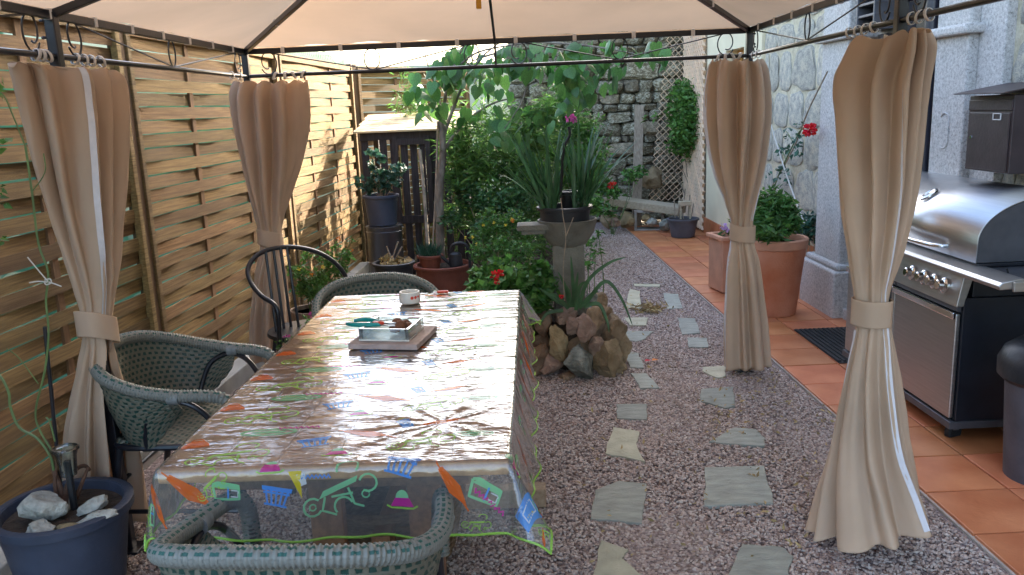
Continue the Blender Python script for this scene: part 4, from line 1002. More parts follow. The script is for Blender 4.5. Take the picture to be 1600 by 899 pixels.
sh = thing('garden_shears', 'secateurs with teal handles and a red catch resting in the glass dish', 'secateurs', (cen.x-.06, cen.y-.01, Tt+.068), ang+R(-12))
for k, y in ((0, .018), (1, -.02)):
    q = MB(); pts = smooth_path([(-.12, y*1.3, 0), (-.08, y*2.1, .004), (-.03, y*1.7, .004), (.02, y*.3, .002)], 5); q.tube(pts, [.006+.0035*math.sin(min(1, i/len(pts))*3.1) for i in range(len(pts))], 10); q.build('handle', 'teal_plastic', sh, smooth=True)
q = MB(); q.prism([(.015, -.012), (.06, -.018), (.095, -.004), (.06, .006), (.015, .01)], 0, .004); q.build('blade', 'steel', sh)
q = MB(); q.prism([(.015, .004), (.05, .016), (.085, .012), (.05, .0)], .005, .009); q.build('hook', 'steel', sh)
q = MB(); q.lathe([(.009, -.004), (.013, 0), (.013, .010), (.006, .014)], (.018, 0, 0), 14); q.box((.0, .0, .006), (.03, .014, .010)); q.build('catch', 'red_plastic', sh, smooth=True)
wpp = atz(641, 474, Tt)
wp = thing('ashtray', 'small round white ceramic ashtray near the far end of the table', 'ashtray', (wpp.x, wpp.y, Tt)); q = MB()
q.lathe([(.036, 0), (.045, .006), (.05, .03), (.046, .056), (.040, .056), (.040, .02), (0, .014)], (0, 0, 0), 32); q.build('bowl', 'ceramic', wp, smooth=True)
for k in range(3): q = MB(); q.lathe([(.0, .0), (.008, .001), (.0, .003)], (0, 0, 0), 8); o = q.build('red_mark', 'red_plastic', wp); o.location = (.047*math.cos(-1.2+k*.35), .049*math.sin(-1.2+k*.35), .034); o.rotation_euler = (R(90), 0, -1.2+k*.35+PI/2)
lp = atz(692, 458, Tt); lt = thing('lighter', 'red disposable lighter lying at the far edge of the table', 'lighter', (lp.x, lp.y, Tt), R(3))
q = MB(); q.box((.0, 0, .006), (.055, .02, .011)); q.build('body', 'red_plastic', lt, bevel=.004); q = MB(); q.box((-.038, 0, .006), (.02, .017, .010)); q.build('cap', 'chrome', lt, bevel=.002)
# ================================================================== RATTAN CHAIRS
def rattan_chair(label, loc, rz):
    r_ = thing('rattan_armchair', label, 'chair', (0, 0, 0), 0, 'green and grey woven rattan armchairs round the table')
    half = [(0, -.285, .775), (.10, -.278, .772), (.20, -.245, .755), (.275, -.17, .722), (.305, -.05, .685), (.302, .08, .662), (.285, .19, .652), (.272, .245, .635), (.262, .272, .595), (.258, .275, .54), (.256, .268, .46)]
    full = [(-x, y, z) for x, y, z in half[::-1]]+half[1:]
    sp = smooth_path(full, 7)
    fine = []                                # resample every 4.5 mm so that the wrapping shows as ribs
    L = 0; last = sp[0]; fine.append(last)
    for a, b in zip(sp, sp[1:]):
        seg = (b-a).length; nn = max(1, int(seg/.0026))
        for j in range(1, nn+1): fine.append(a.lerp(b, j/nn))
    rr = [.0225+(.0019 if i % 4 < 2 else -.0017) for i in range(len(fine))]
    q = MB(); q.tube(fine, rr, 12, uvs=1.0); q.build('arm_rail', 'rail_weave', r_, smooth='all')
    # woven shell
    sh_top = [p for p in sp if p.y < .09 and p.z > .6]; k = len(sh_top)
    def shell(u, v):
        f = u*(k-1); i = min(int(f), k-2); p = sh_top[i].lerp(sh_top[i+1], f-i)
        s_ = abs(u-.5)*2; b = Vector((p.x*.80, p.y*.78+.02, .43)); belly = Vector((p.x, p.y, 0)).normalized()*.012*math.sin(v*PI)
        lowcut = .43+(.0 if s_ < .72 else (s_-.72)/.28*.16); b.z = lowcut
        c = p.lerp(b, v)+belly
        wv = .0022*math.sin(u*k_u*2*PI)*math.sin(v*k_v*2*PI); nn = Vector((p.x, p.y, .1)).normalized(); return c+nn*wv
    k_u, k_v = 26, 11
    q = MB(); q.grid(shell, 156, 66, uv=(1.15, .34)); o = q.build('back_shell', 'weave', r_, smooth='all'); sd_ = o.modifiers.new('t', 'SOLIDIFY'); sd_.thickness = .008
    q = MB()
    def seat(u, v):
        x = (u-.5)*2; y = (v-.5)*2; f = 1/max(1, (abs(x)**5+abs(y)**5)**.2) if (x or y) else 1
        return Vector((x*.235*f*(1+.04*y), y*.235*f+.01, .452-.014*math.exp(-(x*x+y*y)*2)+.002*math.sin(u*60)*math.sin(v*60)))
    q.grid(seat, 90, 90, uv=(.47, .47)); o = q.build('seat', 'weave', r_, smooth='all'); sd_ = o.modifiers.new('t', 'SOLIDIFY'); sd_.thickness = .014
    q = MB(); q.tube([(.24*(1/ (abs(math.cos(t))**5+abs(math.sin(t))**5)**.2)*math.cos(t), .24*(1/(abs(math.cos(t))**5+abs(math.sin(t))**5)**.2)*math.sin(t)+.01, .442) for t in np.arange(0, 6.28, .15)], .0125, 8, closed=True); q.build('seat_frame', 'black_metal', r_, smooth=True)
    for sx in (-1, 1):
        q = MB(); q.tube(smooth_path([(sx*.256, .268, .55), (sx*.25, .262, .44), (sx*.258, .275, .2), (sx*.268, .29, .0)], 4), .0135, 10); q.build('leg', 'black_metal', r_, smooth=True)
        q = MB(); q.tube(smooth_path([(sx*.215, -.19, .44), (sx*.225, -.21, .32), (sx*.235, -.235, .2), (sx*.25, -.27, .0)], 4), .0135, 10); q.build('leg', 'black_metal', r_, smooth=True)
        q = MB(); q.tube(smooth_path([(sx*.245, .215, .44), (sx*.262, .20, .53), (sx*.285, .14, .615), (sx*.295, .06, .64), (sx*.288, -.02, .60), (sx*.262, -.06, .50), (sx*.24, -.07, .44)], 6), .011, 9); q.build('arm_loop', 'black_metal', r_, smooth=True)
        q = MB(); q.tube([(sx*.258, .274, .19), (sx*.24, -.24, .19)], .009, 8); q.build('stretcher', 'black_metal', r_, smooth=True)
        q = MB(); q.tube([(sx*.299, .06+.005*i, .655+.0*i) for i in range(9)], .0265, 12); q.build('binding', 'rattan_wrap', r_, smooth=True)
    for y, z in ((.27, .30), (-.225, .28)): q = MB(); q.tube([(-.252, y, z), (.252, y, z)], .009, 8); q.build('stretcher', 'black_metal', r_, smooth=True)
    return r_
ch = rattan_chair('woven rattan armchair in the foreground with its back to the camera', None, 0)
def rel(o, loc, rz): o.location = loc; o.rotation_euler = (0, 0, rz)
copy_tree(ch, (-1.385, 3.08, 0), R(-90), 'woven rattan armchair on the left side of the table beside the near left curtain')
copy_tree(ch, (-.78, 3.985, 0), R(197), 'woven rattan armchair pushed in at the far end of the table')
rel(ch, (-.545, 1.755, 0), R(-2))
# ------------------------------------------------------------------ black bow back chair
bc = thing('bow_back_chair', 'black metal bow back armchair with thin spindles at the far left of the table', 'chair', (-1.28, 4.42, 0))
hoop = [(437, 560, 4.2), (436, 505, 4.2), (430, 478, 4.21), (408, 462, 4.25), (391, 440, 4.3), (388, 418, 4.36), (402, 399, 4.43), (430, 388, 4.5), (465, 387, 4.57), (500, 396, 4.63), (528, 415, 4.67), (543, 440, 4.69), (546, 470, 4.69), (545, 520, 4.69)]
q = MB(bc); q.tube(smooth_path([aty(*p) for p in hoop], 6), .013, 10); q.build('bow', 'black_metal', bc, smooth=True)
for (x0, y0, Y0), (x1, y1) in (((415, 393, 4.46), (432, 520)), ((427, 389, 4.49), (444, 515)), ((438, 387, 4.51), (455, 512)), ((448, 386, 4.53), (467, 512))):
    a = aty(x0, y0, Y0); b = atz(x1, y1, .46); b = Vector((b.x, min(b.y, 4.55), .46)); q = MB(bc); q.tube([a, b], .008, 8); q.build('spindle', 'black_metal', bc, smooth=True)
q = MB(bc); q.lathe([(.0, .44), (.19, .44), (.215, .45), (.21, .468), (0, .462)], (-1.28, 4.42, 0), 28, 1.0); q.build('seat', 'black_metal', bc, smooth=True)
for dx, dy in ((-.17, -.17), (.17, -.17), (.17, .17), (-.17, .17)): q = MB(bc); q.tube([(-1.28+dx*.8, 4.42+dy*.8, .45), (-1.28+dx*1.2, 4.42+dy*1.2, 0)], .012, 8); q.build('leg', 'black_metal', bc, smooth=True)
# ================================================================== GRILL
G0, G1, GA = 3.66, 4.84, .372
gr = thing('gas_grill', 'stainless steel gas grill with domed lid standing against the house', 'grill', tuple(HF(GA+.25, (G0+G1)/2, 0)), HANG)
gl = Matrix.Rotation(-HANG, 3, 'Z'); go_ = Vector(gr.location)
def GL(a, b, z): return gl @ (HF(a, b, z)-go_)            # into the grill's own axes
def gbox(name, m, a0, a1, b0, b1, z0, z1, bevel=.003):
    q = MB(); A = GL((a0+a1)/2, (b0+b1)/2, (z0+z1)/2); q.box(A, (a1-a0, b1-b0, z1-z0)); return q.build(name, m, gr, bevel=bevel)
gbox('cabinet', 'grill_black', GA+.02, GA+.48, G0, G1, .115, .70)
mid = 4.25
for b0, b1 in ((G0+.012, mid-.004), (mid+.004, G1-.012)): gbox('door', 'steel', GA-.006, GA+.018, b0, b1, .125, .625, .006)
for b0, b1 in ((G0+.012, mid-.004), (mid+.004, G1-.012)):
    gbox('door_handle', 'chrome', GA-.020, GA-.0065, b0, b1, .60, .632, .004); gbox('door_trim', 'grey_metal', GA-.004, GA+.018, b0, b1, .636, .672, .003)
gbox('base_frame', 'grey_metal', GA-.01, GA+.49, G0-.01, G1+.01, .078, .114, .004)
# sloping control panel
q = MB(); P_ = [(GA-.015, .66), (GA+.02, .66), (GA+.06, .812), (GA+.012, .812)]
vs = [GL(a, G0-.0, z) for a, z in P_]+[GL(a, G1, z) for a, z in P_]; q.add(vs, [(0, 1, 2, 3), (7, 6, 5, 4), (0, 4, 5, 1), (1, 5, 6, 2), (2, 6, 7, 3), (3, 7, 4, 0)]); q.build('control_panel', 'steel', gr, bevel=.004)
gbox('body', 'grill_black', GA+.062, GA+.47, G0+.01, G1-.01, .701, .852)
for i, b in enumerate((4.72, 4.56, 4.40, 4.24, 4.08, 3.965, 3.87, 3.78)):
    if i in (3,): continue
    q = MB(); ax = GL(GA-.02, b, .737)
    q.lathe([(.036, 0), (.036, .012), (.030, .017), (.022, .020), (.022, .042), (.016, .046), (0, .046)], (0, 0, 0), 24); o = q.build('knob', 'chrome', gr, smooth=30); o.location = ax+Vector((.018, 0, 0)); o.rotation_euler = (0, R(-82), 0)
# front rail and side shelf
def extr(name, m, prof, b0, b1, bevel=.003, smooth=False, taper=None):
    q = MB(); k = len(prof); q.add([GL(a, b0, z) for a, z in prof]+[GL(a, b1, z) for a, z in prof], [tuple(range(k)), tuple(range(2*k-1, k-1, -1))]+[(i, k+i, k+(i+1) % k, (i+1) % k) for i in range(k)]); return q.build(name, m, gr, bevel=bevel, smooth=smooth)
extr('front_rail', 'steel', [(GA-.03, .812), (GA+.03, .814), (GA+.09, .850), (GA+.05, .855), (GA-.02, .842), (GA-.035, .828)], 3.33, G1+.02, .003, 30)
gbox('side_shelf', 'grey_metal', GA+.03, GA+.47, 3.33, G0-.01, .818, .842, .006)
gbox('shelf_lip', 'steel', GA+.02, GA+.47, 3.315, 3.329, .805, .846, .003)
gbox('rim', 'grill_black', GA+.05, GA+.49, G0-.03, G1+.02, .846, .862, .004)
LB0, LB1 = G0-.02, G1+.03
arcp = [(GA+.045, .862), (GA+.045, .955)]+[(GA+.045+.37*(1-math.cos(t)), .955+.205*math.sin(t)) for t in np.linspace(.10, 1.62, 16)]
lidp = arcp+[(GA+.47, 1.15), (GA+.485, .862)]
extr('lid_end', 'grey_metal', [(GA+.05+(a-GA-.05)*.995, z if z > .87 else .865) for a, z in lidp], LB0, LB0+.02, .0)
extr('lid_end', 'grey_metal', [(GA+.05+(a-GA-.05)*.995, z if z > .87 else .865) for a, z in lidp], LB1-.02, LB1, .0)
q = MB(); k = len(arcp)
for (a, z) in arcp+[(GA+.47, 1.145), (GA+.487, .865)]:
    q.v.append(tuple(GL(a-.003, LB0-.006, z+.003))); q.v.append(tuple(GL(a-.003, LB1+.006, z+.003)))
q.f = [(2*i, 2*i+1, 2*i+3, 2*i+2) for i in range(k+1)]; o = q.build('lid', 'lid_steel', gr, smooth=35); s_ = o.modifiers.new('t', 'SOLIDIFY'); s_.thickness = .006; s_.offset = 1
q = MB(); q.tube(smooth_path([GL(GA+.04, 4.62, .905), GL(GA-.0, 4.61, .905), GL(GA-.025, 4.5, .905), GL(GA-.03, 4.25, .905), GL(GA-.025, 4.0, .905), GL(GA-.0, 3.88, .905), GL(GA+.04, 3.87, .905)], 6), .011, 10); q.build('lid_handle', 'chrome', gr, smooth=True)
q = MB(); q.lathe([(.05, 0), (.048, .008), (.036, .012), (.03, .008), (0, .008)], (0, 0, 0), 24, .62); o = q.build('badge', 'chrome', gr, smooth=True); o.location = GL(GA+.137, 4.24, 1.102); o.rotation_euler = (0, R(-31), R(0))
for a, b in ((GA+.05, G0+.06), (GA+.43, G0+.06), (GA+.05, G1-.06), (GA+.43, G1-.06)):
    q = MB(); c = GL(a, b, .038); q.lathe([(.0, -.018), (.034, -.018), (.042, -.012), (.042, .012), (.034, .018), (0, .018)], (0, 0, 0), 20); o = q.build('caster', 'rubber', gr, smooth=30); o.location = c; o.rotation_euler = (R(90), 0, R(20))
    q = MB(); q.box(c+Vector((0, 0, .03)), (.03, .05, .03)); q.build('caster_fork', 'grey_metal', gr, bevel=.003)
q = MB(); q.tube(smooth_path([GL(GA+.1, 3.5, .865), GL(GA+.12, 3.5, .80), GL(GA+.16, 3.55, .77), GL(GA+.2, 3.6, .80)], 5), .004, 6); q.build('hose', 'rubber', gr)
# bin
bn = thing('dustbin', 'grey plastic dustbin with a dark domed lid at the right edge beside the grill', 'bin', (2.10, 3.28, 0)); q = MB()
q.lathe([(.12, .005), (.15, .02), (.175, .45), (.18, .47)], (0, 0, 0), 32); q.build('body', 'pot_grey', bn, smooth=35)
q = MB(); q.lathe([(.185, .44), (.205, .46), (.207, .52), (.185, .57), (.13, .61), (0, .625)], (0, 0, 0), 32); q.build('lid', 'dark_plastic', bn, smooth=35)
# mailbox
mbx = thing('mailbox', 'dark brown metal wall mailbox with an open flap lid on the house wall', 'mailbox', tuple(HF(HW-.05, 4.07, 1.215)), HANG)
q = MB(); q.box((-.085, 0, .19), (.16, .36, .36)); q.build('body', 'mailbox_brown', mbx, bevel=.004)
q = MB(); q.box((-.1655-.003, 0, .155), (.006, .33, .27)); q.build('door', 'mailbox_brown', mbx, bevel=.003)
q = MB(); q.box((-.1655-.002, 0, .325), (.006, .35, .05)); q.build('front_flap', 'mailbox_brown', mbx, bevel=.003)
q = MB(); q.box((-.10, 0, .402), (.27, .42, .006), rot=Matrix.Rotation(R(-9), 3, 'Y')); q.build('lid', 'mailbox_brown', mbx, bevel=.002)
q = MB(); q.box((-.02, 0, .385), (.02, .4, .02)); q.build('hinge', 'grey_metal', mbx)
q = MB()
for (dy, dz, w, h) in ((0, .014, .062, .004), (0, -.014, .062, .004), (-.03, 0, .004, .03), (.03, 0, .004, .03)): q.box((-.173, -.07+dy, .272+dz), (.004, w, h))
q.build('name_plate', 'white_plastic', mbx)
q = MB(); q.lathe([(.009, 0), (.008, .005), (0, .005)], (0, 0, 0), 12); o = q.build('lock', 'chrome', mbx); o.location = (-.172, .13, .17); o.rotation_euler = (0, R(-90), 0)
# doormat
dm = thing('doormat', 'black ribbed rubber doormat on the tiles in front of the door', 'doormat', tuple(HF(.55, 5.24, .021)), HANG)
q = MB(); q.box((0, 0, .003), (.40, .78, .006)); q.build('backing', 'rubber', dm)
for i in range(13): q = MB(); q.box((-.19+.0317*i, 0, .010), (.018, .74, .009)); q.build('rib', 'rubber', dm, bevel=.002)
# amber lure hanging from the roof
lu = atz(748, 7, 2.06); lu = aty(748, 6, 3.7); hang = thing('hanging_lure', 'small amber plastic insect lure hanging on a thread under the canopy', 'insect lure', tuple(lu))
q = MB(); q.box((0, 0, 0), (.022, .022, .042)); q.build('body', 'amber_plastic', hang, bevel=.003); q = MB(); q.lathe([(.009, .02), (.009, .032), (.002, .036)], (0, 0, 0), 10); q.build('cap', 'dark_plastic', hang); q = MB(); q.tube([(0, 0, .03), (0, 0, .26)], .0012, 4); q.build('thread', 'rope', hang)
# ================================================================== STEPPING STONES
def stepping(label, pix, m='slab_green', h=.011):
    P = [atz(x, y, .012) for x, y in pix]; c = sum(P, Vector())/len(P); rnd = random.Random(int(pix[0][0]*7+pix[0][1]))
    pts = []
    for i, p in enumerate(P):
        q = P[(i+1) % len(P)]
        for j in range(4):
            t = j/4; e = p.lerp(q, t); k = .006 if j else 0; pts.append((e.x-c.x+rnd.uniform(-k, k), e.y-c.y+rnd.uniform(-k, k)))
    if sum(pts[i][0]*pts[(i+1) % len(pts)][1]-pts[(i+1) % len(pts)][0]*pts[i][1] for i in range(len(pts))) < 0: pts = pts[::-1]
    q = MB(); q.prism(pts, -.012, h, inset=.003); o = q.build('stepping_stone', m); o.location = (c.x, c.y, 0); o.rotation_euler = (rnd.uniform(-.01, .01), rnd.uniform(-.01, .01), 0)
    return tag(o, label, 'stepping stone', 'stepping stones laid in the gravel')
stepping('grey stepping stone with five ragged sides, left of the big square one', [(930, 765), (968, 750), (1010, 755), (1003, 817), (923, 810)])
stepping('largest square grey stepping stone, in the right hand row', [(1101, 729), (1194, 727), (1208, 786), (1101, 790)])
stepping('half moon shaped grey stepping stone with a pointed left end', [(1108, 689), (1146, 668), (1180, 670), (1196, 684), (1194, 696), (1140, 693)])
stepping('cream hourglass shaped stepping stone in the left hand row', [(958, 667), (999, 674), (994, 692), (1008, 720), (946, 708), (950, 690)], 'slab_cream')
stepping('small oblong grey stepping stone directly above the cream hourglass one', [(963, 631), (1011, 631), (1010, 655), (964, 653)])
stepping('grey stepping stone at the bottom edge of the picture, right hand row', [(1160, 850), (1222, 854), (1240, 868), (1230, 905), (1136, 903)])
stepping('broken cream stepping stone at the bottom edge of the picture, left hand row', [(940, 843), (982, 858), (972, 872), (1008, 903), (925, 905), (934, 870)], 'slab_cream')
stepping('grey stepping stone with a notched lower edge, beside the far right curtain foot', [(1096, 607), (1146, 603), (1148, 634), (1132, 637), (1095, 627)])
stepping('small pale stepping stone right at the foot of the far right curtain', [(1098, 573), (1134, 571), (1133, 588), (1120, 590), (1098, 580)], 'slab_cream')
stepping('grey wedge stepping stone just right of the rock planter base', [(985, 583), (1010, 583), (1030, 605), (1000, 606)])
stepping('dark grey ragged stepping stone sunk beside the rock planter', [(975, 549), (998, 551), (1006, 575), (985, 574)])
stepping('half round pale green stepping stone below the small cream one', [(973, 517), (1021, 517), (1008, 529), (994, 533), (977, 531)])
stepping('small cream stepping stone touching the strap leaf tip', [(976, 496), (1013, 496), (1010, 508), (984, 508)], 'slab_cream')
stepping('upright pale stepping stone beside the heap of dry leaves', [(984, 452), (1000, 455), (1001, 482), (977, 481)], 'slab_cream')
stepping('thin pale sliver stepping stone farthest away in the left hand row', [(990, 443), (1031, 444), (1030, 448), (992, 447)], 'slab_cream')
stepping('pale stepping stone farthest away in the right hand row', [(1037, 458), (1060, 459), (1067, 481), (1042, 482)])
stepping('grey stepping stone with a slanted foot, middle of the right hand row', [(1059, 496), (1086, 497), (1094, 520), (1066, 522)])
stepping('small grey stepping stone under the slanted one in the right hand row', [(1074, 527), (1105, 528), (1106, 542), (1076, 542)])
# ================================================================== PLANT TOOLS
def pot(label, name, cat, c, r, h, m, soil=True, rb=None, rim=.012, rimm=None, rimh=.025, plant=None):
    """c: centre of the rim (world)"""
    z0 = c[2]-h; rb = rb or r*.76; o = thing(name, label, cat, (c[0], c[1], z0)); q = MB()
    q.lathe([(rb*.9, .0), (rb, .006), (r-.004, h-rimh), (r-.004, h-.004), (r-.016, h-.004), (r-.022, h-.05), (0, h-.052)], (0, 0, 0), 40); q.build('body', m, o, smooth=35)
    q = MB(); q.lathe([(r-.004, h-rimh), (r+rim, h-rimh+.004), (r+rim+.001, h-.003), (r+rim*.6, h), (r-.012, h), (r-.016, h-.012)], (0, 0, 0), 40, cap=False); q.build('rim', rimm or m, o, smooth=35)
    if soil:
        q = MB(); q.grid(lambda u, v: ((r-.02)*v*math.cos(u*6.2832), (r-.02)*v*math.sin(u*6.2832), h-.035+.008*noise.noise(Vector((u*6, v*5, r*50)))), 28, 6); q.build('soil', 'soil', o, smooth='all')
    return o
def plant(name, label, cat, loc, group=None): return thing(name, label, cat, tuple(loc), 0, group)
def stems(root, base, tips, r=.004, m='cane', seed=1, name='stem', bend=.15):
    rnd = random.Random(seed)
    for t in tips:
        b = Vector(base)+Vector((rnd.uniform(-.03, .03), rnd.uniform(-.03, .03), 0)); t = Vector(t); mid = b.lerp(t, .5)+Vector((rnd.uniform(-1, 1), rnd.uniform(-1, 1), .3))*bend*(t-b).length*.5
        q = MB(root); q.tube(smooth_path([b, mid, t], 5), [r*(1-.06*i) for i in range(11)], 6); q.build(name, m, root, smooth=True)
# ================================================================== BOTTOM LEFT POT
pc = atz(98, 788, .37)
bp_ = pot('big blue grey plastic pot at the bottom left holding rocks and a pruned rose', 'plant_pot', 'pot', pc, .205, .37, 'pot_blue', rb=.15, rim=.014, rimh=.035)
for i, (px, py, z, d, m, rot, lab) in enumerate([(68, 795, .375, (.13, .12, .11), 'rock_white', (0, .2, .3), 'large rounded speckled white rock lying in the blue grey pot'), (62, 827, .35, (.11, .08, .05), 'rock_white', (0, 0, 1), 'low pale rock at the front of the blue grey pot'), (147, 790, .36, (.11, .05, .04), 'rock_white', (0, -.25, .5), 'long flat white rock at the back right of the blue grey pot'), (148, 812, .355, (.13, .055, .035), 'rock_white', (.1, -.15, .35), 'long flat white rock at the front right of the blue grey pot'), (108, 826, .345, (.10, .06, .03), 'rock_ochre', (0, 0, .2), 'small mossy ochre rock between the white ones in the pot')]):
    o = rock_obj('rock', 31+i, d, atz(px, py, z), m, rot=rot, sub=3, rough=.22); tag(o, lab, 'rock')
rb = plant('rose_bush', 'pruned rose stump with long green canes arching up in front of the left fence', 'rose', atz(105, 815, .335))
bs = Vector(rb.location)
for pts, r, m in [([(105, 818), (100, 790), (95, 765), (84, 735), (80, 705), (72, 688)], .011, 'twig_dark'), ([(108, 815), (104, 785), (104, 762), (118, 735), (132, 728), (140, 735)], .010, 'twig_dark'), ([(107, 812), (118, 782), (128, 755), (138, 730)], .009, 'twig_dark'), ([(104, 800), (88, 770), (86, 745), (90, 715)], .008, 'twig_dark'), ([(108, 800), (112, 770), (108, 750), (100, 722)], .008, 'twig')]:
    q = MB(rb); P = [aty(x, y, 2.6+.012*i-(.02 if m == 'twig' else 0)) for i, (x, y) in enumerate(pts)]; q.tube(smooth_path(P, 4), [r*(1-.5*i/len(P)/4) for i in range(len(P)*4-3)], 8); q.build('stump_branch', m, rb, smooth=True)
for pts, r in [([(84, 735), (78, 712), (58, 685), (30, 668), (16, 635), (14, 615), (2, 590), (-20, 570)], .0045), ([(90, 718), (62, 672), (56, 640), (70, 580), (76, 520), (72, 470), (75, 425), (60, 380), (50, 300), (40, 230)], .0035), ([(60, 600), (30, 560), (10, 545)], .002), ([(50, 300), (70, 270), (68, 240)], .002), ([(86, 690), (78, 660), (72, 652)], .003), ([(40, 230), (20, 180), (6, 150), (-10, 140)], .0025)]:
    q = MB(rb); P = [aty(x, y, 2.62) for x, y in pts]; q.tube(smooth_path(P, 5), r, 6); q.build('cane', 'cane', rb, smooth=True)
lp_ = []
rnd = random.Random(9)
for cx, cyy, k in ((3, 150, 10), (2, 235, 8), (4, 305, 9), (0, 375, 5), (150, 806, 6), (120, 820, 5)):
    for _ in range(k): lp_.append(aty(cx+rnd.uniform(-14, 7), cyy+rnd.uniform(-16, 16), 2.6+rnd.uniform(-.05, .05)))
leaves('leaf', 'leaf_bright', rb, lp_[:37], .032, 5, .6); leaves('leaf', 'leaf_bright', rb, [p for p in lp_[32:]], .018, 6, .6)
ty_ = aty(75, 440, 2.60); tie = MB(tuple(ty_))
for a in ([(75, 440), (62, 425), (43, 402)], [(74, 441), (60, 440), (46, 442)], [(76, 441), (86, 444), (96, 448)], [(70, 438), (78, 436), (80, 442), (72, 445), (69, 440)]): tie.tube(smooth_path([aty(x, y, 2.595) for x, y in a], 4), .0022, 6)
tag(tie.build('cord_tie', 'rope', smooth=True), 'white cord knotted round the green rose cane in front of the fence', 'cord')
q = MB(tuple(atz(95, 780, .36))); q.tube([aty(96, 775, 2.66), aty(70, 511, 2.66)], .0065, 8); tag(q.build('plant_stake', 'black_metal', smooth=True), 'thin black metal stake standing upright in the blue grey pot', 'stake')
cu = aty(108, 742, 2.58); cp = thing('plastic_cup', 'clear plastic cup turned upside down on a stick in the blue grey pot', 'cup', tuple(cu)); q = MB()
q.lathe([(.026, -.0), (.034, .07), (.040, .088), (.041, .094), (.038, .098), (.030, .092), (.0, .090)], (0, 0, 0), 28); q.build('cup_wall', 'clear_plastic', cp, smooth=True); q = MB(); q.lathe([(.040, .088), (.045, .091), (.045, .096), (.040, .099), (.036, .096)], (0, 0, 0), 28, cap=False); q.build('cup_lip', 'clear_plastic', cp, smooth=True); q = MB(); q.tube([(0, 0, -.17), (0, 0, .05)], .012, 8); q.build('stick', 'dark_plastic', cp, smooth=True)
# ================================================================== FAR LEFT POTS
# marigold barrel
bc_ = aty(488, 482, 5.55); br = thing('barrel_planter', 'low wooden barrel planter by the left fence behind the black chair', 'planter', (bc_.x, bc_.y, 0))
hb = bc_.z; nst = 16
for i in range(nst):
    a = 2*PI*i/nst; q = MB(); q.box((.145, 0, hb/2), (.018, .054, hb)); o = q.build('stave', 'barrel', br, bevel=.003) if i == 0 else inst(st0, br)
    if i == 0: st0 = o
    o.rotation_euler = (0, 0, a)
for z in (hb*.2, hb*.8): q = MB(); q.tube([(.156*math.cos(t), .156*math.sin(t), z) for t in np.arange(0, 6.28, .2)], .006, 5, closed=True); q.build('hoop', 'rust', br)
q = MB(); q.lathe([(0, hb-.03), (.14, hb-.03)], (0, 0, 0), 20); q.build('soil', 'soil', br)
mg = plant('marigold_bush', 'leafy lantana bush dotted with small orange flowers in the barrel planter', 'flowering plant', (bc_.x, bc_.y, bc_.z-.02))
cl = [(aty(x, y, 5.55+dy), (r, r, r*.8)) for x, y, dy, r in ((478, 450, 0, .09), (500, 435, .05, .08), (530, 420, .1, .08), (465, 425, 0, .07), (540, 400, .1, .06), (510, 405, .05, .07), (480, 400, 0, .05), (500, 460, -.05, .08), (535, 445, 0, .07), (525, 385, .1, .04), (548, 378, .1, .03))]
stems(mg, mg.location, [c for c, _ in cl], .004, 'cane', 3); leaves('foliage', 'leaf_bright', mg, blob_pts(cl, 1400, 5), .035, 8, .55)
for i, (x, y, m) in enumerate(((529, 373, 'petal_orange'), (549, 391, 'petal_orange'), (467, 420, 'petal_yellow'), (540, 359, 'petal_orange'), (505, 417, 'petal_yellow'), (487, 430, 'petal_orange'))): flower('flower', m, mg, aty(x, y, 5.5), .017, i, 14)
pk = plant('pink_flowers', 'bright pink flowers showing just over the left edge of the table', 'flowers', aty(470, 540, 4.3)+Vector((0, 0, -.3)))
pk.location.z = 0
stems(pk, (pk.location.x, pk.location.y, 0), [aty(488, 494, 4.3), aty(444, 530, 4.2), aty(460, 532, 4.25)], .003); leaves('foliage', 'leaf_mid', pk, blob_pts([(aty(486, 505, 4.3), (.05, .05, .05)), (aty(448, 540, 4.2), (.05, .05, .05))], 90, 2), .03, 2)
for i, (x, y) in enumerate(((488, 492), (443, 531), (449, 528))): flower('flower', 'petal_pink', pk, aty(x, y, 4.25), .022, 50+i, 22)
# blue pot on zinc drum
zc = aty(600, 352, 7.3); zd = thing('zinc_drum', 'tall shiny zinc drum standing under the blue black pot', 'drum', (zc.x, zc.y, 0)); q = MB(); q.lathe([(.155, 0), (.155, zc.z-.02), (.162, zc.z-.01), (.162, zc.z), (0, zc.z)], (0, 0, 0), 36); q.build('body', 'zinc', zd, smooth=35)
for z in (.1, zc.z*.5, zc.z-.05): q = MB(); q.tube([(.157*math.cos(t), .157*math.sin(t), z) for t in np.arange(0, 6.28, .2)], .004, 5, closed=True); q.build('ridge', 'zinc', zd, smooth=True)
hz_ = (aty(596, 305, 7.3).z-zc.z); bpt = pot('dark blue plastic pot balanced on top of the zinc drum', 'plant_pot', 'pot', (zc.x-.01, zc.y, zc.z+.003+hz_), .15, hz_, 'pot_blue', rb=.125)
cb = plant('currant_bush', 'young currant bush with lobed leaves growing in the pot on the drum', 'shrub', (zc.x, zc.y, zc.z+hz_-.04))
cl = [(aty(x, y, 7.3), (r, r, r)) for x, y, r in ((578, 292, .06), (598, 290, .07), (620, 287, .05), (582, 262, .05), (592, 246, .05), (580, 238, .04), (615, 270, .06), (628, 262, .05), (560, 282, .04), (605, 275, .05), (590, 275, .06))]
stems(cb, cb.location, [c for c, _ in cl[3:]], .004, 'twig', 4); leaves('foliage', 'leaf_rose', cb, blob_pts(cl, 420, 7), .05, 9, .85)
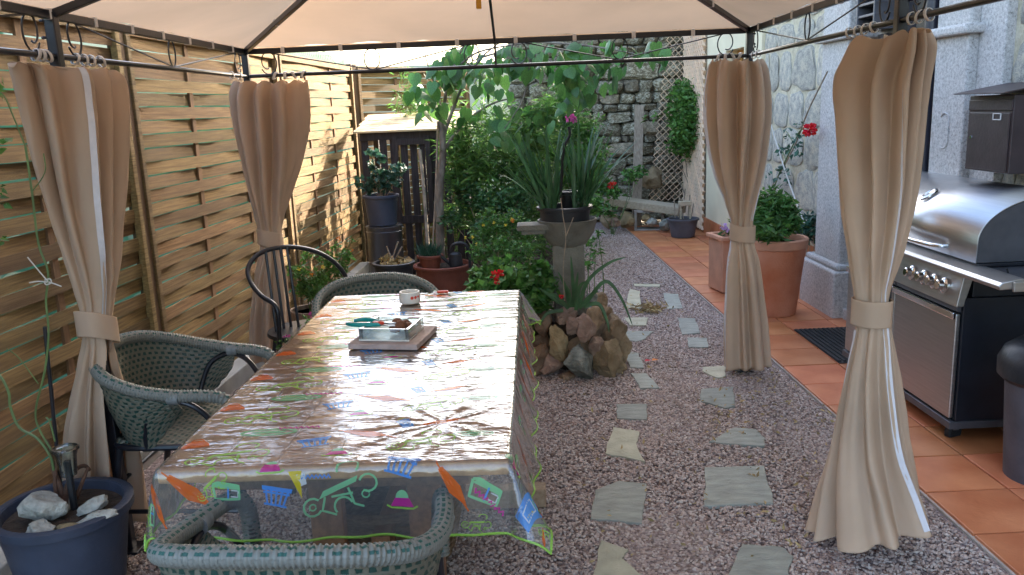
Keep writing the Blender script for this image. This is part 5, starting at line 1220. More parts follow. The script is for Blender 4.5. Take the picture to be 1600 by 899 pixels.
# black pot with soil
sp_ = aty(615, 409, 6.35); bk1 = pot('wide black pot with dry soil and dead leaves behind the far armchair', 'plant_pot', 'pot', sp_, .155, sp_.z, 'pot_black', rb=.12)
leaves('dead_leaves', 'dry_leaf', bk1, [(bk1.location.x+random.uniform(-.1, .1), bk1.location.y+random.uniform(-.1, .1), sp_.z-.02+random.uniform(0, .035)) for _ in range(70)], .06, 4, .7)
for i, (x0, y0, x1, y1) in enumerate(((612, 405, 604, 385), (618, 405, 628, 386), (614, 402, 622, 378))): q = MB(bk1); q.tube([aty(x0, y0, 6.35), aty(x1, y1, 6.35)], .006, 6); q.build('dead_stalk', 'twig', bk1)
# terracotta basin with dianthus and watering can
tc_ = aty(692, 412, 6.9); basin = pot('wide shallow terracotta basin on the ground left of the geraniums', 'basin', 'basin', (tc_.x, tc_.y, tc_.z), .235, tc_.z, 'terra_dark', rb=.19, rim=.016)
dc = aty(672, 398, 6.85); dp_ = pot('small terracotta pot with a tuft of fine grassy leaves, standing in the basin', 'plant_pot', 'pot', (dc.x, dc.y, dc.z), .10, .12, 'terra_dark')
dt = plant('dianthus', 'tuft of fine blue green grassy leaves in the small terracotta pot', 'plant', (dc.x, dc.y, dc.z-.03))
q = MB(dt); rnd = random.Random(5)
for i in range(330):
    a = rnd.uniform(0, 6.28); e = rnd.uniform(.1, 1.0); blade(q, (dc.x+rnd.uniform(-.07, .07), dc.y+rnd.uniform(-.07, .07), dc.z-.03), (math.cos(a)*e, math.sin(a)*e, 1), rnd.uniform(.09, .17), .006, .25, 3, a)
o = q.build('grass_tuft', 'leaf_rose', dt)
wc = aty(712, 408, 6.8); can = thing('watering_can', 'black plastic watering can tipped into the terracotta basin', 'watering can', tuple(wc)); q = MB()
q.lathe([(.0, -.05), (.055, -.05), (.06, .0), (.05, .06), (.03, .075), (0, .075)], (0, 0, 0), 20, .8); q.build('body', 'dark_plastic', can, smooth=35)
q = MB(); q.tube(smooth_path([(-.04, 0, .06), (-.02, 0, .13), (.05, 0, .15), (.10, 0, .12), (.12, 0, .03), (.115, 0, -.06)], 5), .014, 8); q.build('handle', 'dark_plastic', can, smooth=True)
q = MB(); q.tube([(-.05, 0, -.02), (-.12, 0, .04), (-.16, 0, .09)], [.016, .012, .010], 8); q.build('spout', 'dark_plastic', can, smooth=True)
# ================================================================== CABINET
cb0 = aty(556, 211, 7.95); cabx0, cabx1, caby = -1.62, -.62, 7.95
cab = thing('slatted_cabinet', 'dark slatted pallet wood shelter with a sunlit plank lid in the far left corner', 'shelter', ((cabx0+cabx1)/2, caby+.35, 0))
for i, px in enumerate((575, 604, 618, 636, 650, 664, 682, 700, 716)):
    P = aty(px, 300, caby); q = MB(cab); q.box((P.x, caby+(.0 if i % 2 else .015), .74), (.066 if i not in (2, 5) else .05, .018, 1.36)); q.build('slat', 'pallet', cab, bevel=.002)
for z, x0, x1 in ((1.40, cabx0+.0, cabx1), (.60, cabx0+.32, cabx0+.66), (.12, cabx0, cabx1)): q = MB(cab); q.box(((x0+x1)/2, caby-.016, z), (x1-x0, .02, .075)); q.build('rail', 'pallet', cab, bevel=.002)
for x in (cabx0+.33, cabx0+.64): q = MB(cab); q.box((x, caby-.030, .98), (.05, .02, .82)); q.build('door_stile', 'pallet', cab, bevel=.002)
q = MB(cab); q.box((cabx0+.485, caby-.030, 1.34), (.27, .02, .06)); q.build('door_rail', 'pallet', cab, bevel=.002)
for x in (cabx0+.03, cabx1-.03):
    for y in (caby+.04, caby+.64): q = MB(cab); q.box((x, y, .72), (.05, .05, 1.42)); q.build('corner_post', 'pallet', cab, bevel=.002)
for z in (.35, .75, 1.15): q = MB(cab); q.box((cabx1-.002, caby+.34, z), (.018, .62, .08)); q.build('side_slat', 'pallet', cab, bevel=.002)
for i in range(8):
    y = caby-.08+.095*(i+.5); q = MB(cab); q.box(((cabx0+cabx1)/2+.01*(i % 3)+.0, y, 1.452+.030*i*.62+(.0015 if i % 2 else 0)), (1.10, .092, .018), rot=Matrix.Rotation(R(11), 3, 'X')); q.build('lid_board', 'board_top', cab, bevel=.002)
# leaning poles
def pole(label, a, b, r, m, Ya, Yb): A = aty(*a, Ya); B = aty(*b, Yb); q = MB(tuple(B)); q.tube(smooth_path([B, B.lerp(A, .5)+Vector((.006, 0, 0)), A], 5), r, 8); return tag(q.build('wooden_pole', m, smooth=True), label, 'pole')
pole('pale wooden pole leaning against the front of the slatted shelter', (656, 235), (669, 392), .016, 'twig', 7.85, 7.3)
pole('thin cane tied upright beside the tree trunk', (684, 190), (676, 388), .008, 'twig', 7.3, 7.2)
# ================================================================== TREE
tb_ = aty(688, 385, 7.35); tree = thing('judas_tree', 'young judas tree with big heart shaped leaves hanging over the far side of the gazebo', 'tree', (tb_.x, tb_.y, 0))
TYY = 7.35
trunkp = [(690, 430, 7.35), (688, 380, 7.35), (687, 300, 7.34), (692, 240, 7.33), (690, 200, 7.32), (689, 165, 7.3)]
q = MB(tree); P = smooth_path([Vector((tb_.x, tb_.y, 0))]+[aty(*p) for p in trunkp[1:]], 6); q.tube(P, [.045-.022*i/len(P)+.003*math.sin(i*2.1) for i in range(len(P))], 10); q.build('trunk', 'bark', tree, smooth=True)
brs = [[(689, 200, 7.32), (696, 150, 7.2), (706, 115, 7.1), (718, 85, 7.0), (735, 55, 6.9)], [(692, 215, 7.33), (712, 160, 7.4), (730, 120, 7.4), (752, 90, 7.4), (790, 60, 7.4)], [(693, 235, 7.33), (715, 205, 7.5), (740, 180, 7.6), (775, 160, 7.6), (820, 150, 7.7)], [(706, 115, 7.1), (740, 85, 6.9), (790, 72, 6.8), (850, 66, 6.8), (910, 70, 6.8)], [(752, 90, 7.4), (800, 80, 7.2), (860, 95, 7.0), (910, 130, 7.0), (925, 160, 7.0)], [(689, 165, 7.3), (678, 130, 7.3), (668, 100, 7.2), (660, 70, 7.2)], [(850, 66, 6.8), (920, 72, 6.7), (980, 82, 6.7), (1035, 95, 6.8)], [(712, 160, 7.4), (705, 135, 7.5), (690, 110, 7.6), (680, 80, 7.6)], [(830, 75, 7.0), (825, 120, 7.0), (815, 160, 7.0), (785, 205, 7.1)]]
for i, b in enumerate(brs):
    q = MB(tree); P = smooth_path([aty(*p) for p in b], 5); q.tube(P, [(.018 if i < 3 else .010)*(1-.75*k/len(P)) for k in range(len(P))], 7); q.build('branch', 'bark', tree, smooth=True)
# a heart shaped leaf
hl = MB(); outl = [(0, 0), (.10, .14), (.28, .12), (.44, -.02), (.47, -.25), (.38, -.52), (.2, -.78), (0, -1.0)]
vs = []; 
for x, z in outl: vs.append((x, .10*x, z))
for x, z in outl[1:-1]: vs.append((-x, .10*x, z))
mids = [(0, -.035, -.25), (0, -.045, -.6)]
o = len(vs); vs += mids
Rr = list(range(0, 8)); Ll = [0]+list(range(8, 14))+[7]
fs = []
for side, flip in ((Rr, 0), (Ll, 1)):
    for a, b, c in ((0, 1, o), (1, 2, o), (2, 3, o), (3, 4, o), (4, 5, o+1), (5, 6, o+1), (6, 7, o+1)):
        f = (side[a], side[b], c); fs.append(f if not flip else f[::-1])
    f = (side[4], o+1, o); fs.append(f if not flip else f[::-1])
hl.add(vs, fs); lm = hl.mesh('leaf', 'leaf_tree', smooth='all')
rnd = random.Random(21)
zones = [((645, 712, 95, 150), 7.2, 30), ((660, 700, 145, 190), 7.2, 10), ((690, 760, 72, 130), 7.1, 50), ((755, 835, 72, 112), 7.0, 36), ((735, 800, 100, 150), 7.2, 14), ((760, 862, 165, 232), 7.3, 34), ((700, 760, 170, 215), 7.4, 12), ((835, 905, 68, 120), 6.9, 40), ((875, 925, 100, 170), 7.0, 40), ((905, 985, 66, 110), 6.8, 34), ((905, 965, 110, 150), 6.9, 10), ((985, 1045, 66, 100), 6.7, 14), ((640, 665, 130, 180), 7.0, 4)]
for (x0, x1, y0, y1), Y, k in zones:
    for _ in range(k):
        p = aty(rnd.uniform(x0, x1), rnd.uniform(y0, y1), Y+rnd.uniform(-.3, .3)); o = bpy.data.objects.new('leaf', lm); COL.objects.link(o); o.parent = tree
        s = rnd.uniform(.075, .13); o.location = p-Vector(tree.location); o.scale = (s, s, s); o.rotation_euler = (rnd.uniform(-.9, .5), rnd.uniform(-.5, .5), rnd.uniform(-1.5, 1.5))
# ================================================================== BAMBOO AND SHRUBS BEHIND
bam = plant('bamboo_clump', 'tall dense bamboo clump filling the middle behind the tree', 'bamboo', (-.35, 8.7, 0)); rnd = random.Random(8)
bl, bd = [], []
for i in range(64):
    x = rnd.uniform(-1.0, .55); y = rnd.uniform(8.2, 9.6); h = rnd.uniform(.9, 1.75) if x > -.2 else rnd.uniform(1.1, 1.9); lean = Vector((rnd.uniform(-.25, .25), rnd.uniform(-.25, .1), 0))
    P = smooth_path([Vector((x, y, 0)), Vector((x, y, h*.5))+lean*.3, Vector((x, y, h))+lean], 4); q = MB(bam); q.tube(P, [.007*(1-.07*k) for k in range(len(P))], 6); q.build('culm', 'cane', bam, smooth=True)
    for j in range(60):
        t = rnd.uniform(.12, 1); p = P[min(int(t*len(P)), len(P)-1)]+Vector((rnd.gauss(0, .09), rnd.gauss(0, .09), rnd.gauss(0, .07))); bl.append(p); a = rnd.uniform(0, 6.28); bd.append((math.cos(a), math.sin(a), -.5+rnd.uniform(-.3, .5)))
leaves('foliage', 'leaf_bamboo', bam, bl, .12, 11, .17, dirs=bd, jitter=.25)
def shrub(name, label, cat, zones_, n, size, m, seed, Ybase, shape=.5, stem='twig', flowers=(), base=None):
    cl = []
    for (x, y, Y, r) in zones_: cl.append((aty(x, y, Y), (r, r, r*.85)))
    cx = sum(c.x for c, _ in cl)/len(cl); cyy = sum(c.y for c, _ in cl)/len(cl); o = plant(name, label, cat, base or (cx, cyy, 0))
    stems(o, o.location, [c for c, _ in cl], .006, stem, seed); leaves('foliage', m, o, blob_pts(cl, n, seed), size, seed, shape)
    for i, (x, y, Y, r, fm) in enumerate(flowers): flower('flower', fm, o, aty(x, y, Y), r, seed+i, 24)
    return o
shrub('bamboo_clump', 'young bamboo sprouting bright leaves in front of the big clump, right of the trunk', 'bamboo', [(740+rx, 215+ry, 7.5, .18) for rx, ry in ((0, 30), (50, 30), (90, 50), (20, 60), (60, 90), (100, 110), (-20, 120), (30, 130), (80, 150), (-25, 60), (-10, -10), (40, -20), (80, -10), (105, 10), (-30, 20), (110, -40))], 3600, .12, 'leaf_bamboo', 71, 0, .16, 'cane')
shrub('evergreen_shrub', 'dark evergreen shrub with glossy leaves right of the tree trunk', 'shrub', [(720, 270, 7.6, .16), (750, 250, 7.7, .18), (790, 265, 7.6, .18), (730, 310, 7.4, .17), (770, 320, 7.3, .18), (810, 310, 7.2, .17), (705, 345, 7.2, .12), (760, 360, 7.0, .15), (800, 350, 6.9, .14), (830, 280, 7.6, .15)], 2600, .055, 'leaf_dark', 72, 0)
shrub('flowering_shrub', 'leafy shrub dotted with tiny yellow flowers in front of the dark evergreen', 'shrub', [(752, 370, 6.3, .10), (775, 355, 6.3, .11), (800, 345, 6.3, .10), (820, 365, 6.2, .10), (785, 385, 6.1, .12), (750, 395, 6.1, .10), (815, 395, 6.0, .11), (765, 335, 6.4, .07)], 2200, .034, 'leaf_mid', 73, 0, .5, 'twig', [(x, y, 6.1, .013, 'petal_yellow') for x, y in ((727, 372), (738, 371), (755, 352), (772, 348), (790, 352), (745, 382), (800, 343))]+[(801, 345, 6.1, .016, 'petal_orange')])
shrub('geranium', 'red flowering geranium spreading behind the right corner of the table', 'geranium', [(750, 435, 5.2, .09), (775, 455, 5.1, .10), (800, 435, 5.2, .10), (825, 450, 5.1, .10), (745, 460, 5.0, .07), (840, 425, 5.2, .09), (815, 480, 4.95, .08), (785, 420, 5.4, .09), (845, 470, 5.0, .08), (860, 445, 5.1, .06)], 1900, .05, 'leaf_mid', 74, 0, .95, 'cane', [(773, 431, 5.0, .034, 'petal_red'), (781, 427, 5.02, .03, 'petal_red'), (777, 440, 5.0, .024, 'petal_red'), (877, 464, 4.9, .018, 'petal_red')])
shrub('oleander', 'pink flowering shrub rising behind the spiky leaves near the stone wall', 'shrub', [(870, 175, 8.6, .22), (890, 150, 8.7, .18), (905, 200, 8.5, .2), (860, 215, 8.4, .2), (885, 240, 8.3, .2), (930, 240, 8.3, .16), (845, 190, 8.6, .16), (900, 280, 8.2, .2), (850, 270, 8.2, .2), (875, 130, 8.8, .12), (915, 215, 8.6, .16), (925, 190, 8.9, .12), (840, 230, 8.2, .18), (905, 250, 8.2, .2)], 4200, .075, 'leaf_mid', 75, 0, .3, 'twig', [(890, 184, 8.3, .055, 'petal_pink'), (898, 187, 8.3, .04, 'petal_pink'), (862, 184, 8.35, .03, 'petal_pink')])
shrub('low_shrub', 'low green plants with a red geranium bloom at the foot of the stone wall', 'shrub', [(940, 290, 10.5, .16), (960, 300, 10.4, .12), (985, 275, 10.8, .12), (925, 320, 9.8, .16), (950, 330, 9.6, .10), (1000, 268, 10.9, .10), (935, 265, 10.7, .14)], 1100, .07, 'leaf_mid', 76, 0, .5, 'cane', [(955, 290, 10.2, .05, 'petal_red'), (960, 287, 10.2, .03, 'petal_red')])
shrub('jasmine', 'bright green jasmine climbing over the diagonal lattice panel', 'climber', [(1070, 140, 11.0, .16), (1085, 165, 10.6, .27), (1060, 175, 11.0, .18), (1095, 195, 10.8, .22), (1070, 205, 10.9, .22), (1100, 225, 10.7, .2), (1085, 240, 10.8, .16), (1050, 190, 11.0, .10), (1106, 140, 10.9, .10), (1105, 255, 10.7, .10), (1080, 200, 10.6, .28), (1075, 150, 10.8, .26), (1062, 225, 10.9, .18), (1090, 215, 10.7, .24), (1010, 185, 11.1, .06), (1025, 182, 11.1, .06)], 4600, .07, 'leaf_bright', 77, 0, .5, 'twig', base=(2.18, 11.05, 0))
shrub('bamboo_clump', 'slender bamboo standing against the far fence left of the tree leaves', 'bamboo', [(635, 120, 8.5, .12), (640, 145, 8.5, .14), (625, 165, 8.5, .12), (650, 170, 8.5, .14), (636, 180, 8.5, .1)], 330, .09, 'leaf_bamboo', 78, 0, .15, 'cane')
shrub('ivy_mound', 'trailing leafy stems hanging below the stone bowl on its right side', 'plant', [(925, 380, 5.6, .05), (930, 395, 5.6, .05), (918, 410, 5.5, .05), (935, 365, 5.6, .04)], 90, .05, 'leaf_mid', 79, 0, .35, 'cane')
# ================================================================== PEDESTAL WITH BOWL
pd = aty(888, 470, 5.12); ped = thing('stone_pedestal', 'mossy concrete pedestal with a round bowl rising out of the rock planter', 'pedestal', (aty(888, 370, 5.12).x, 5.2, 0)); px_ = ped.location.x
ztop = aty(888, 345, 5.12).z; zb = aty(888, 388, 5.12).z
q = MB(ped); q.box((px_, 5.2, zb/2+.01), (.205, .20, zb+.02), taper=.94); q.build('column', 'concrete', ped, bevel=.008)
q = MB(); q.lathe([(.09, zb-.0), (.12, zb+.02), (.165, zb+.09), (.185, ztop-.01), (.19, ztop), (.175, ztop+.002), (.15, ztop-.04), (0, ztop-.06)], (0, 0, 0), 36); q.build('bowl', 'concrete', ped, smooth=35)
q = MB(ped); P = aty(828, 356, 5.1); q.box((P.x+.02, 5.16, P.z), (.20, .17, .035)); q.box((P.x+.02, 5.16, P.z-.03), (.15, .13, .03)); q.build('side_dish', 'concrete', ped, bevel=.006)
ipc = Vector((px_-.0, 5.2, ztop+.10)); ip = pot('round black plastic pot sitting in the stone bowl, full of spiky leaves', 'plant_pot', 'pot', (px_-.015, 5.2, ztop+.085), .163, .12, 'pot_black', rb=.15)
def spiky(label, px, py, Y, n, Lr, seed, spread, lean=0):
    c = aty(px, py, Y); o = plant('iris', label, 'iris plant', c); rnd = random.Random(seed)
    for i in range(n):
        a = rnd.uniform(0, 6.28); e = rnd.uniform(.03, spread); q = MB(o); blade(q, c+Vector((rnd.uniform(-.05, .05), rnd.uniform(-.05, .05), -.03)), (math.cos(a)*e+lean, math.sin(a)*e*.6, 1), rnd.uniform(*Lr), rnd.uniform(.018, .028), rnd.uniform(.05, .28)*(1 if rnd.random() > .15 else 2.2), 7, rnd.uniform(-.6, .6)); q.build('leaf', 'iris_leaf', o, smooth='all')
    return o
spiky('left fan of dark green sword shaped leaves in the black pot', 856, 318, 5.14, 46, (.30, .56), 1, .75, -.25)
spiky('right fan of dark green sword shaped leaves in the black pot', 908, 318, 5.16, 40, (.32, .62), 2, .75, .22)
ic = aty(888, 300, 5.2); ipot2 = pot('small black nursery pot standing behind the rim between the two leaf fans', 'plant_pot', 'pot', (ic.x, 5.27, ic.z), .055, .11, 'pot_black')
q = MB(tuple(aty(878, 310, 5.15))); q.tube(smooth_path([aty(876, 312, 5.12), aty(878, 270, 5.12), aty(882, 230, 5.12), aty(890, 212, 5.12), (aty(889, 198, 5.12))], 6), .0085, 8); tag(q.build('irrigation_hose', 'rubber', smooth=True), 'black rubber hose sticking up between the spiky leaf fans', 'hose')
wcy = thing('wire_planter', 'dark pot wrapped in chicken wire beside the stone pedestal', 'planter', tuple(aty(832, 440, 5.3)), 0); wcy.location.z = 0
q = MB(); q.lathe([(.06, .0), (.075, .02), (.085, .50), (.0, .50)], (0, 0, 0), 20); q.build('pot_body', 'pot_black', wcy, smooth=35)
q = MB()
for i in range(12):
    for j in range(12):
        a = 2*PI*(i+(j % 2)*.5)/12; r = .096; z = .03+j*.042; a2 = a+2*PI/24; a3 = a-2*PI/24
        for e in (a2, a3): q.tube([(r*math.cos(a), r*math.sin(a), z), (r*math.cos(e), r*math.sin(e), z+.042)], .0016, 3, cap=False)
o = q.build('chicken_wire', 'chrome', wcy, kind='stuff')
# ================================================================== ROCK PLANTER
rp_ = thing('rock_planter', 'ring of stacked brown and ochre rocks round the foot of the pedestal', 'planter', (.22, 5.1, 0)); rks = [
 (840, 560, 4.92, .15, .20, 'rock_brown'), (846, 505, 5.0, .12, .16, 'rock_brown'), (872, 535, 4.86, .12, .24, 'rock_ochre'), (862, 570, 4.86, .14, .12, 'rock_pink'), (907, 568, 4.80, .22, .20, 'rock_grey'), (893, 510, 4.88, .08, .11, 'rock_pink'), (912, 512, 4.86, .12, .15, 'rock_pink'), (927, 500, 4.95, .12, .16, 'rock_brown'), (935, 545, 4.84, .10, .16, 'rock_pink'), (950, 560, 4.82, .17, .28, 'rock_ochre'), (958, 515, 4.98, .14, .20, 'rock_brown'), (880, 492, 5.0, .16, .10, 'rock_pink'), (945, 490, 5.12, .10, .12, 'rock_brown'), (935, 470, 5.3, .12, .12, 'rock_brown'), (832, 585, 4.82, .06, .06, 'rock_ochre'), (820, 530, 5.12, .14, .22, 'rock_brown'), (970, 540, 5.05, .12, .22, 'rock_brown'), (925, 468, 5.25, .10, .08, 'rock_grey'), (885, 590, 4.80, .10, .07, 'rock_brown'), (900, 545, 5.0, .22, .20, 'rock_brown'), (850, 540, 5.05, .18, .2, 'rock_brown'), (940, 530, 5.05, .2, .25, 'rock_brown'), (965, 575, 4.88, .08, .10, 'rock_ochre')]
for i, (x, y, Y, w, h, m) in enumerate(rks):
    rock_obj('rock', 60+i, (w, .8*w+.03, h), aty(x, y, Y), m, rp_, rot=(random.uniform(-.2, .2), random.uniform(-.25, .25), random.uniform(0, 3)), sub=4, rough=.24)
q = MB(rp_); q.lathe([(.25, 0), (.22, .3), (0, .33)], (.22, 5.2, 0), 20); q.build('soil', 'soil', rp_, smooth=True)
dl = plant('daylily', 'strap leaved plant growing among the planter rocks with one leaf arching right over the gravel', 'plant', aty(898, 480, 4.98)); c = Vector(dl.location)
for pts in ([(890, 480), (870, 470), (850, 455), (840, 450)], [(893, 480), (888, 455), (878, 440)], [(895, 480), (900, 450), (903, 425)], [(900, 485), (905, 450), (915, 440)], [(905, 480), (918, 440), (950, 412), (978, 402)], [(915, 475), (945, 440), (970, 465), (988, 508)], [(912, 480), (935, 475), (948, 500), (952, 520)], [(888, 482), (868, 462), (850, 460)], [(880, 485), (855, 490), (842, 510)], [(898, 478), (895, 440), (892, 400)], [(890, 480), (884, 450), (872, 425)], [(905, 482), (925, 460), (935, 455)]):
    P = smooth_path([aty(x, y, 4.95-.02*i) for i, (x, y) in enumerate(pts)], 5); q = MB(dl); k = len(P)
    for i, p in enumerate(P):
        w = .012*(1-(i/(k-1))**3*.9); d = (P[min(i+1, k-1)]-P[max(i-1, 0)]).normalized(); s_ = d.cross(Vector((.2, -1, .3))).normalized(); q.v += [tuple(p-s_*w), tuple(p+Vector((0, .004, -.003))), tuple(p+s_*w)]
    for i in range(k-1): a = 3*i; q.f += [(a, a+1, a+4, a+3), (a+1, a+2, a+5, a+4)]
    q.build('leaf', 'blade_green', dl, smooth='all')
for pts in ([(882, 470), (880, 420), (884, 370), (880, 340), (876, 310)], [(884, 370), (892, 350), (896, 340)]): q = MB(dl); q.tube(smooth_path([aty(x, y, 4.9) for x, y in pts], 5), .003, 6); q.build('dry_stalk', 'twig', dl)
bb = aty(925, 422, 5.9); q = MB((bb.x, bb.y, 0)); q.lathe([(.09, 0), (.13, .03), (.14, .14), (.10, .2), (.0, .22)], (bb.x, bb.y, 0), 18, .8)
for i, v in enumerate(q.v): n_ = noise.noise(Vector(v)*9)*.04; q.v[i] = (v[0]+n_, v[1]-n_, max(0, v[2]+n_*.6))
tag(q.build('plastic_sack', 'blue_plastic', smooth='all'), 'crumpled blue plastic sack on the gravel behind the rock planter', 'sack')
lh = atz(1013, 483, .02); o = leaves('dry_leaves', 'dry_leaf', None, [(lh.x+random.gauss(0, .06), lh.y+random.gauss(0, .05), .02+abs(random.gauss(0, .015))) for _ in range(190)], .06, 5, .22, W=tuple(lh)); tag(o, 'small heap of dry straw coloured leaves on the gravel path', 'dry leaves'); o['kind'] = 'stuff'
lp2 = [atz(random.uniform(900, 1350), random.uniform(440, 880), .016) for _ in range(260)]+[atz(random.uniform(1110, 1300), random.uniform(560, 680), .016) for _ in range(160)]; lp2 = [p for p in lp2 if p.x < 1.7-.047*p.y]
o = leaves('leaf_litter', 'dry_leaf', None, lp2, .028, 6, .4, W=(1, 4, 0)); tag(o, 'scattered bits of dry leaf litter over the gravel', 'leaf litter'); o['kind'] = 'stuff'
for (x, y, m, l_) in ((1012, 564, 'petal_red', 'single red petal fallen on the gravel right of the rock planter'), (1023, 563, 'petal_orange', 'single orange petal fallen on the gravel right of the rock planter')):
    P = atz(x, y, .02); q = MB(tuple(P)); q.add([P+Vector((-.02, -.01, 0)), P+Vector((.015, -.015, .006)), P+Vector((.022, .012, .002)), P+Vector((-.01, .018, .008))], [(0, 1, 2, 3)]); tag(q.build('petal', m), l_, 'petal')
# ================================================================== BENCH AND BITS AT THE BACK
bl_ = aty(950, 309, 10.9); brr = aty(1066, 325, 10.4); pln = MB(tuple((bl_+brr)/2)); pln.bar(bl_+Vector((0, 0, -.03)), brr+Vector((0, 0, -.03)), .30, .10)
tag(pln.build('plank_seat', 'grey_plank', bevel=.01), 'thick weathered plank laid as a bench across rocks and a concrete block', 'bench plank')
blk = thing('concrete_block', 'hollow concrete block lying on its side under the plank bench with rocks in its hole', 'concrete block', (aty(1015, 345, 10.55).x, 10.6, 0), R(-8))
for (x, z, w, h) in ((-.17, .14, .035, .28), (.17, .14, .035, .28), (0, .0185, .305, .035), (0, .263, .305, .034)): q = MB(); q.box((x, 0, z), (w, .2, h)); q.build('block_wall', 'concrete_pale', blk, bevel=.004)
def rk(label, px, py, Y, d, m, seed, name='rock'): o = rock_obj(name, seed, d, aty(px, py, Y), m, rot=(0, random.uniform(-.2, .2), random.uniform(0, 3)), sub=3, rough=.22); return tag(o, label, 'rock')
rk('ochre rock sitting inside the hole of the concrete block', 1010, 340, 10.55, (.13, .13, .11), 'rock_ochre', 101)
rk('white rock sitting inside the hole of the concrete block', 1018, 348, 10.5, (.15, .13, .10), 'rock_white', 102)
rk('grey rock against the right side of the concrete block', 1040, 350, 10.3, (.2, .15, .16), 'rock_grey', 103)
rk('squarish tan rock left of the concrete block under the bench', 980, 345, 10.6, (.24, .2, .26), 'rock_ochre', 104)
rk('flat pale rock stacked under the left end of the bench', 967, 320, 10.8, (.26, .2, .10), 'rock_white', 105)
rk('small brown rock on the ground left of the tan one', 962, 348, 10.4, (.14, .12, .13), 'rock_pink', 106)
rk('large pale tan boulder standing between the wooden post and the lattice', 1020, 278, 11.25, (.32, .25, .30), 'rock_ochre', 107)
rk('wide rough rock at the left end of the rock pile', 950, 342, 10.5, (.22, .2, .2), 'rock_brown', 108)
rk('dark rock low in the pile behind the pedestal leaves', 948, 318, 10.9, (.24, .2, .15), 'rock_grey', 109)
pa = aty(999, 165, 11.35); pb_ = aty(994, 306, 10.95); q = MB((pb_.x, pb_.y, 0)); q.bar(Vector((pb_.x, pb_.y, 0))+(pb_-pa)*0, pa, .12, .045, up=Vector((0, 1, 0))); tag(q.build('wooden_post', 'old_wood', bevel=.005), 'grey weathered board leaning upright against the stone wall', 'board')
gp = aty(1067, 341, 9.9); g_ = pot('grey plastic pot of dry sticks on the tiles at the right end of the bench', 'plant_pot', 'pot', (gp.x, gp.y, gp.z), .18, max(.1, gp.z-.02), 'pot_grey')
q = MB(g_)
for x0, y0, x1, y1 in ((1055, 340, 1053, 310), (1075, 340, 1078, 305), (1068, 342, 1064, 312), (1080, 340, 1084, 318), (1060, 340, 1062, 300), (1066, 336, 1071, 295)): t = MB(g_); t.tube([aty(x0, y0, 9.9), aty(x1, y1, 9.9)], .006, 5); t.build('dry_stick', 'twig', g_)
fb_ = thing('plant_stand', 'little wooden stand propped in the grey plastic pot', 'plant stand', tuple(aty(1070, 318, 9.85))); q = MB(); q.box((0, 0, 0), (.14, .12, .05)); q.build('tray', 'grey_plank', fb_, bevel=.004)
for sx in (-.055, .055): q = MB(); q.box((sx, -.04, -.09), (.018, .018, .18)); q.build('leg', 'grey_plank', fb_)
# ================================================================== TERRACOTTA
tp = aty(1212, 371, 6.15); tpo = thing('terracotta_pot', 'large tall terracotta pot on the tiles partly behind the far right curtain', 'pot', (tp.x, tp.y, .021)); H_ = tp.z-.02; q = MB()
q.lathe([(.155, 0), (.16, .01), (.218, H_-.07), (.205, H_-.07), (.195, H_-.05), (0, H_-.05)], (0, 0, 0), 48); q.build('body', 'terracotta', tpo, smooth=35)
q = MB(); q.lathe([(.217, H_-.071), (.229, H_-.066), (.236, H_-.008), (.228, H_), (.205, H_), (.198, H_-.02), (.198, H_-.06)], (0, 0, 0), 48, cap=False); q.build('rim', 'terracotta_rim', tpo, smooth=35)
q = MB(); q.lathe([(0, H_-.045), (.2, H_-.045)], (0, 0, 0), 24); q.build('soil', 'soil', tpo)
shrub('spindle_shrub', 'dense upright bright green shrub growing in the large terracotta pot', 'shrub', [(1200, 350, 6.1, .11), (1225, 345, 6.1, .11), (1185, 340, 6.15, .10), (1210, 325, 6.15, .11), (1190, 312, 6.2, .08), (1228, 318, 6.15, .08), (1210, 302, 6.2, .06), (1240, 350, 6.1, .07), (1178, 360, 6.1, .07), (1243, 330, 6.1, .05), (1205, 362, 6.0, .12)], 2300, .06, 'leaf_mid', 81, 0, .35, 'cane', base=(tp.x, tp.y, tp.z-.05))
tq = aty(1142, 372, 7.0); tr_ = thing('terracotta_trough', 'pale pink terracotta trough half hidden behind the far right curtain', 'trough', (tq.x+.06, tq.y, .021), R(12)); hh = tq.z
for (cx_, cyy, w, d) in ((0, -.13, .40, .025), (0, .13, .40, .025), (-.19, 0, .025, .235), (.19, 0, .025, .235)):
    q = MB(); q.box((cx_, cyy, hh/2), (w, d, hh-.02)); q.build('side', 'terracotta_rim', tr_, bevel=.004)
q = MB(); 
for (cx_, cyy, w, d) in ((0, -.145, .44, .04), (0, .145, .44, .04)): q.box((cx_, cyy, hh), (w, d, .035))
for (cx_, w) in ((-.205, .04), (.205, .04)): q.box((cx_, 0, hh+.002), (w, .25, .035))
q.build('rim', 'terracotta_rim', tr_, bevel=.008); q = MB(); q.box((0, 0, hh*.5-.02), (.36, .24, hh-.04)); q.build('soil', 'soil', tr_)
shrub('lilac_flowers', 'lilac flower head and grassy leaves rising from the terracotta trough', 'flowers', [(1135, 362, 6.95, .05), (1150, 350, 6.95, .05), (1160, 345, 7.0, .05)], 110, .06, 'leaf_mid', 82, 0, .3, 'cane', [(1130, 354, 6.85, .035, 'petal_lilac'), (1134, 360, 6.85, .03, 'petal_lilac')], base=(tq.x+.04, tq.y, hh-.02))
shrub('rose_sucker', 'leafy plant against the wall right of the large terracotta pot', 'shrub', [(1255, 350, 6.75, .07), (1270, 345, 6.75, .07), (1280, 355, 6.7, .06), (1265, 365, 6.7, .07), (1282, 372, 6.7, .05), (1245, 362, 6.8, .05)], 330, .055, 'leaf_rose', 83, 0, .5, 'twig')
cr = plant('climbing_rose', 'climbing rose with one bright red bloom tied to the house wall', 'rose', (2.2, 6.9, .02))
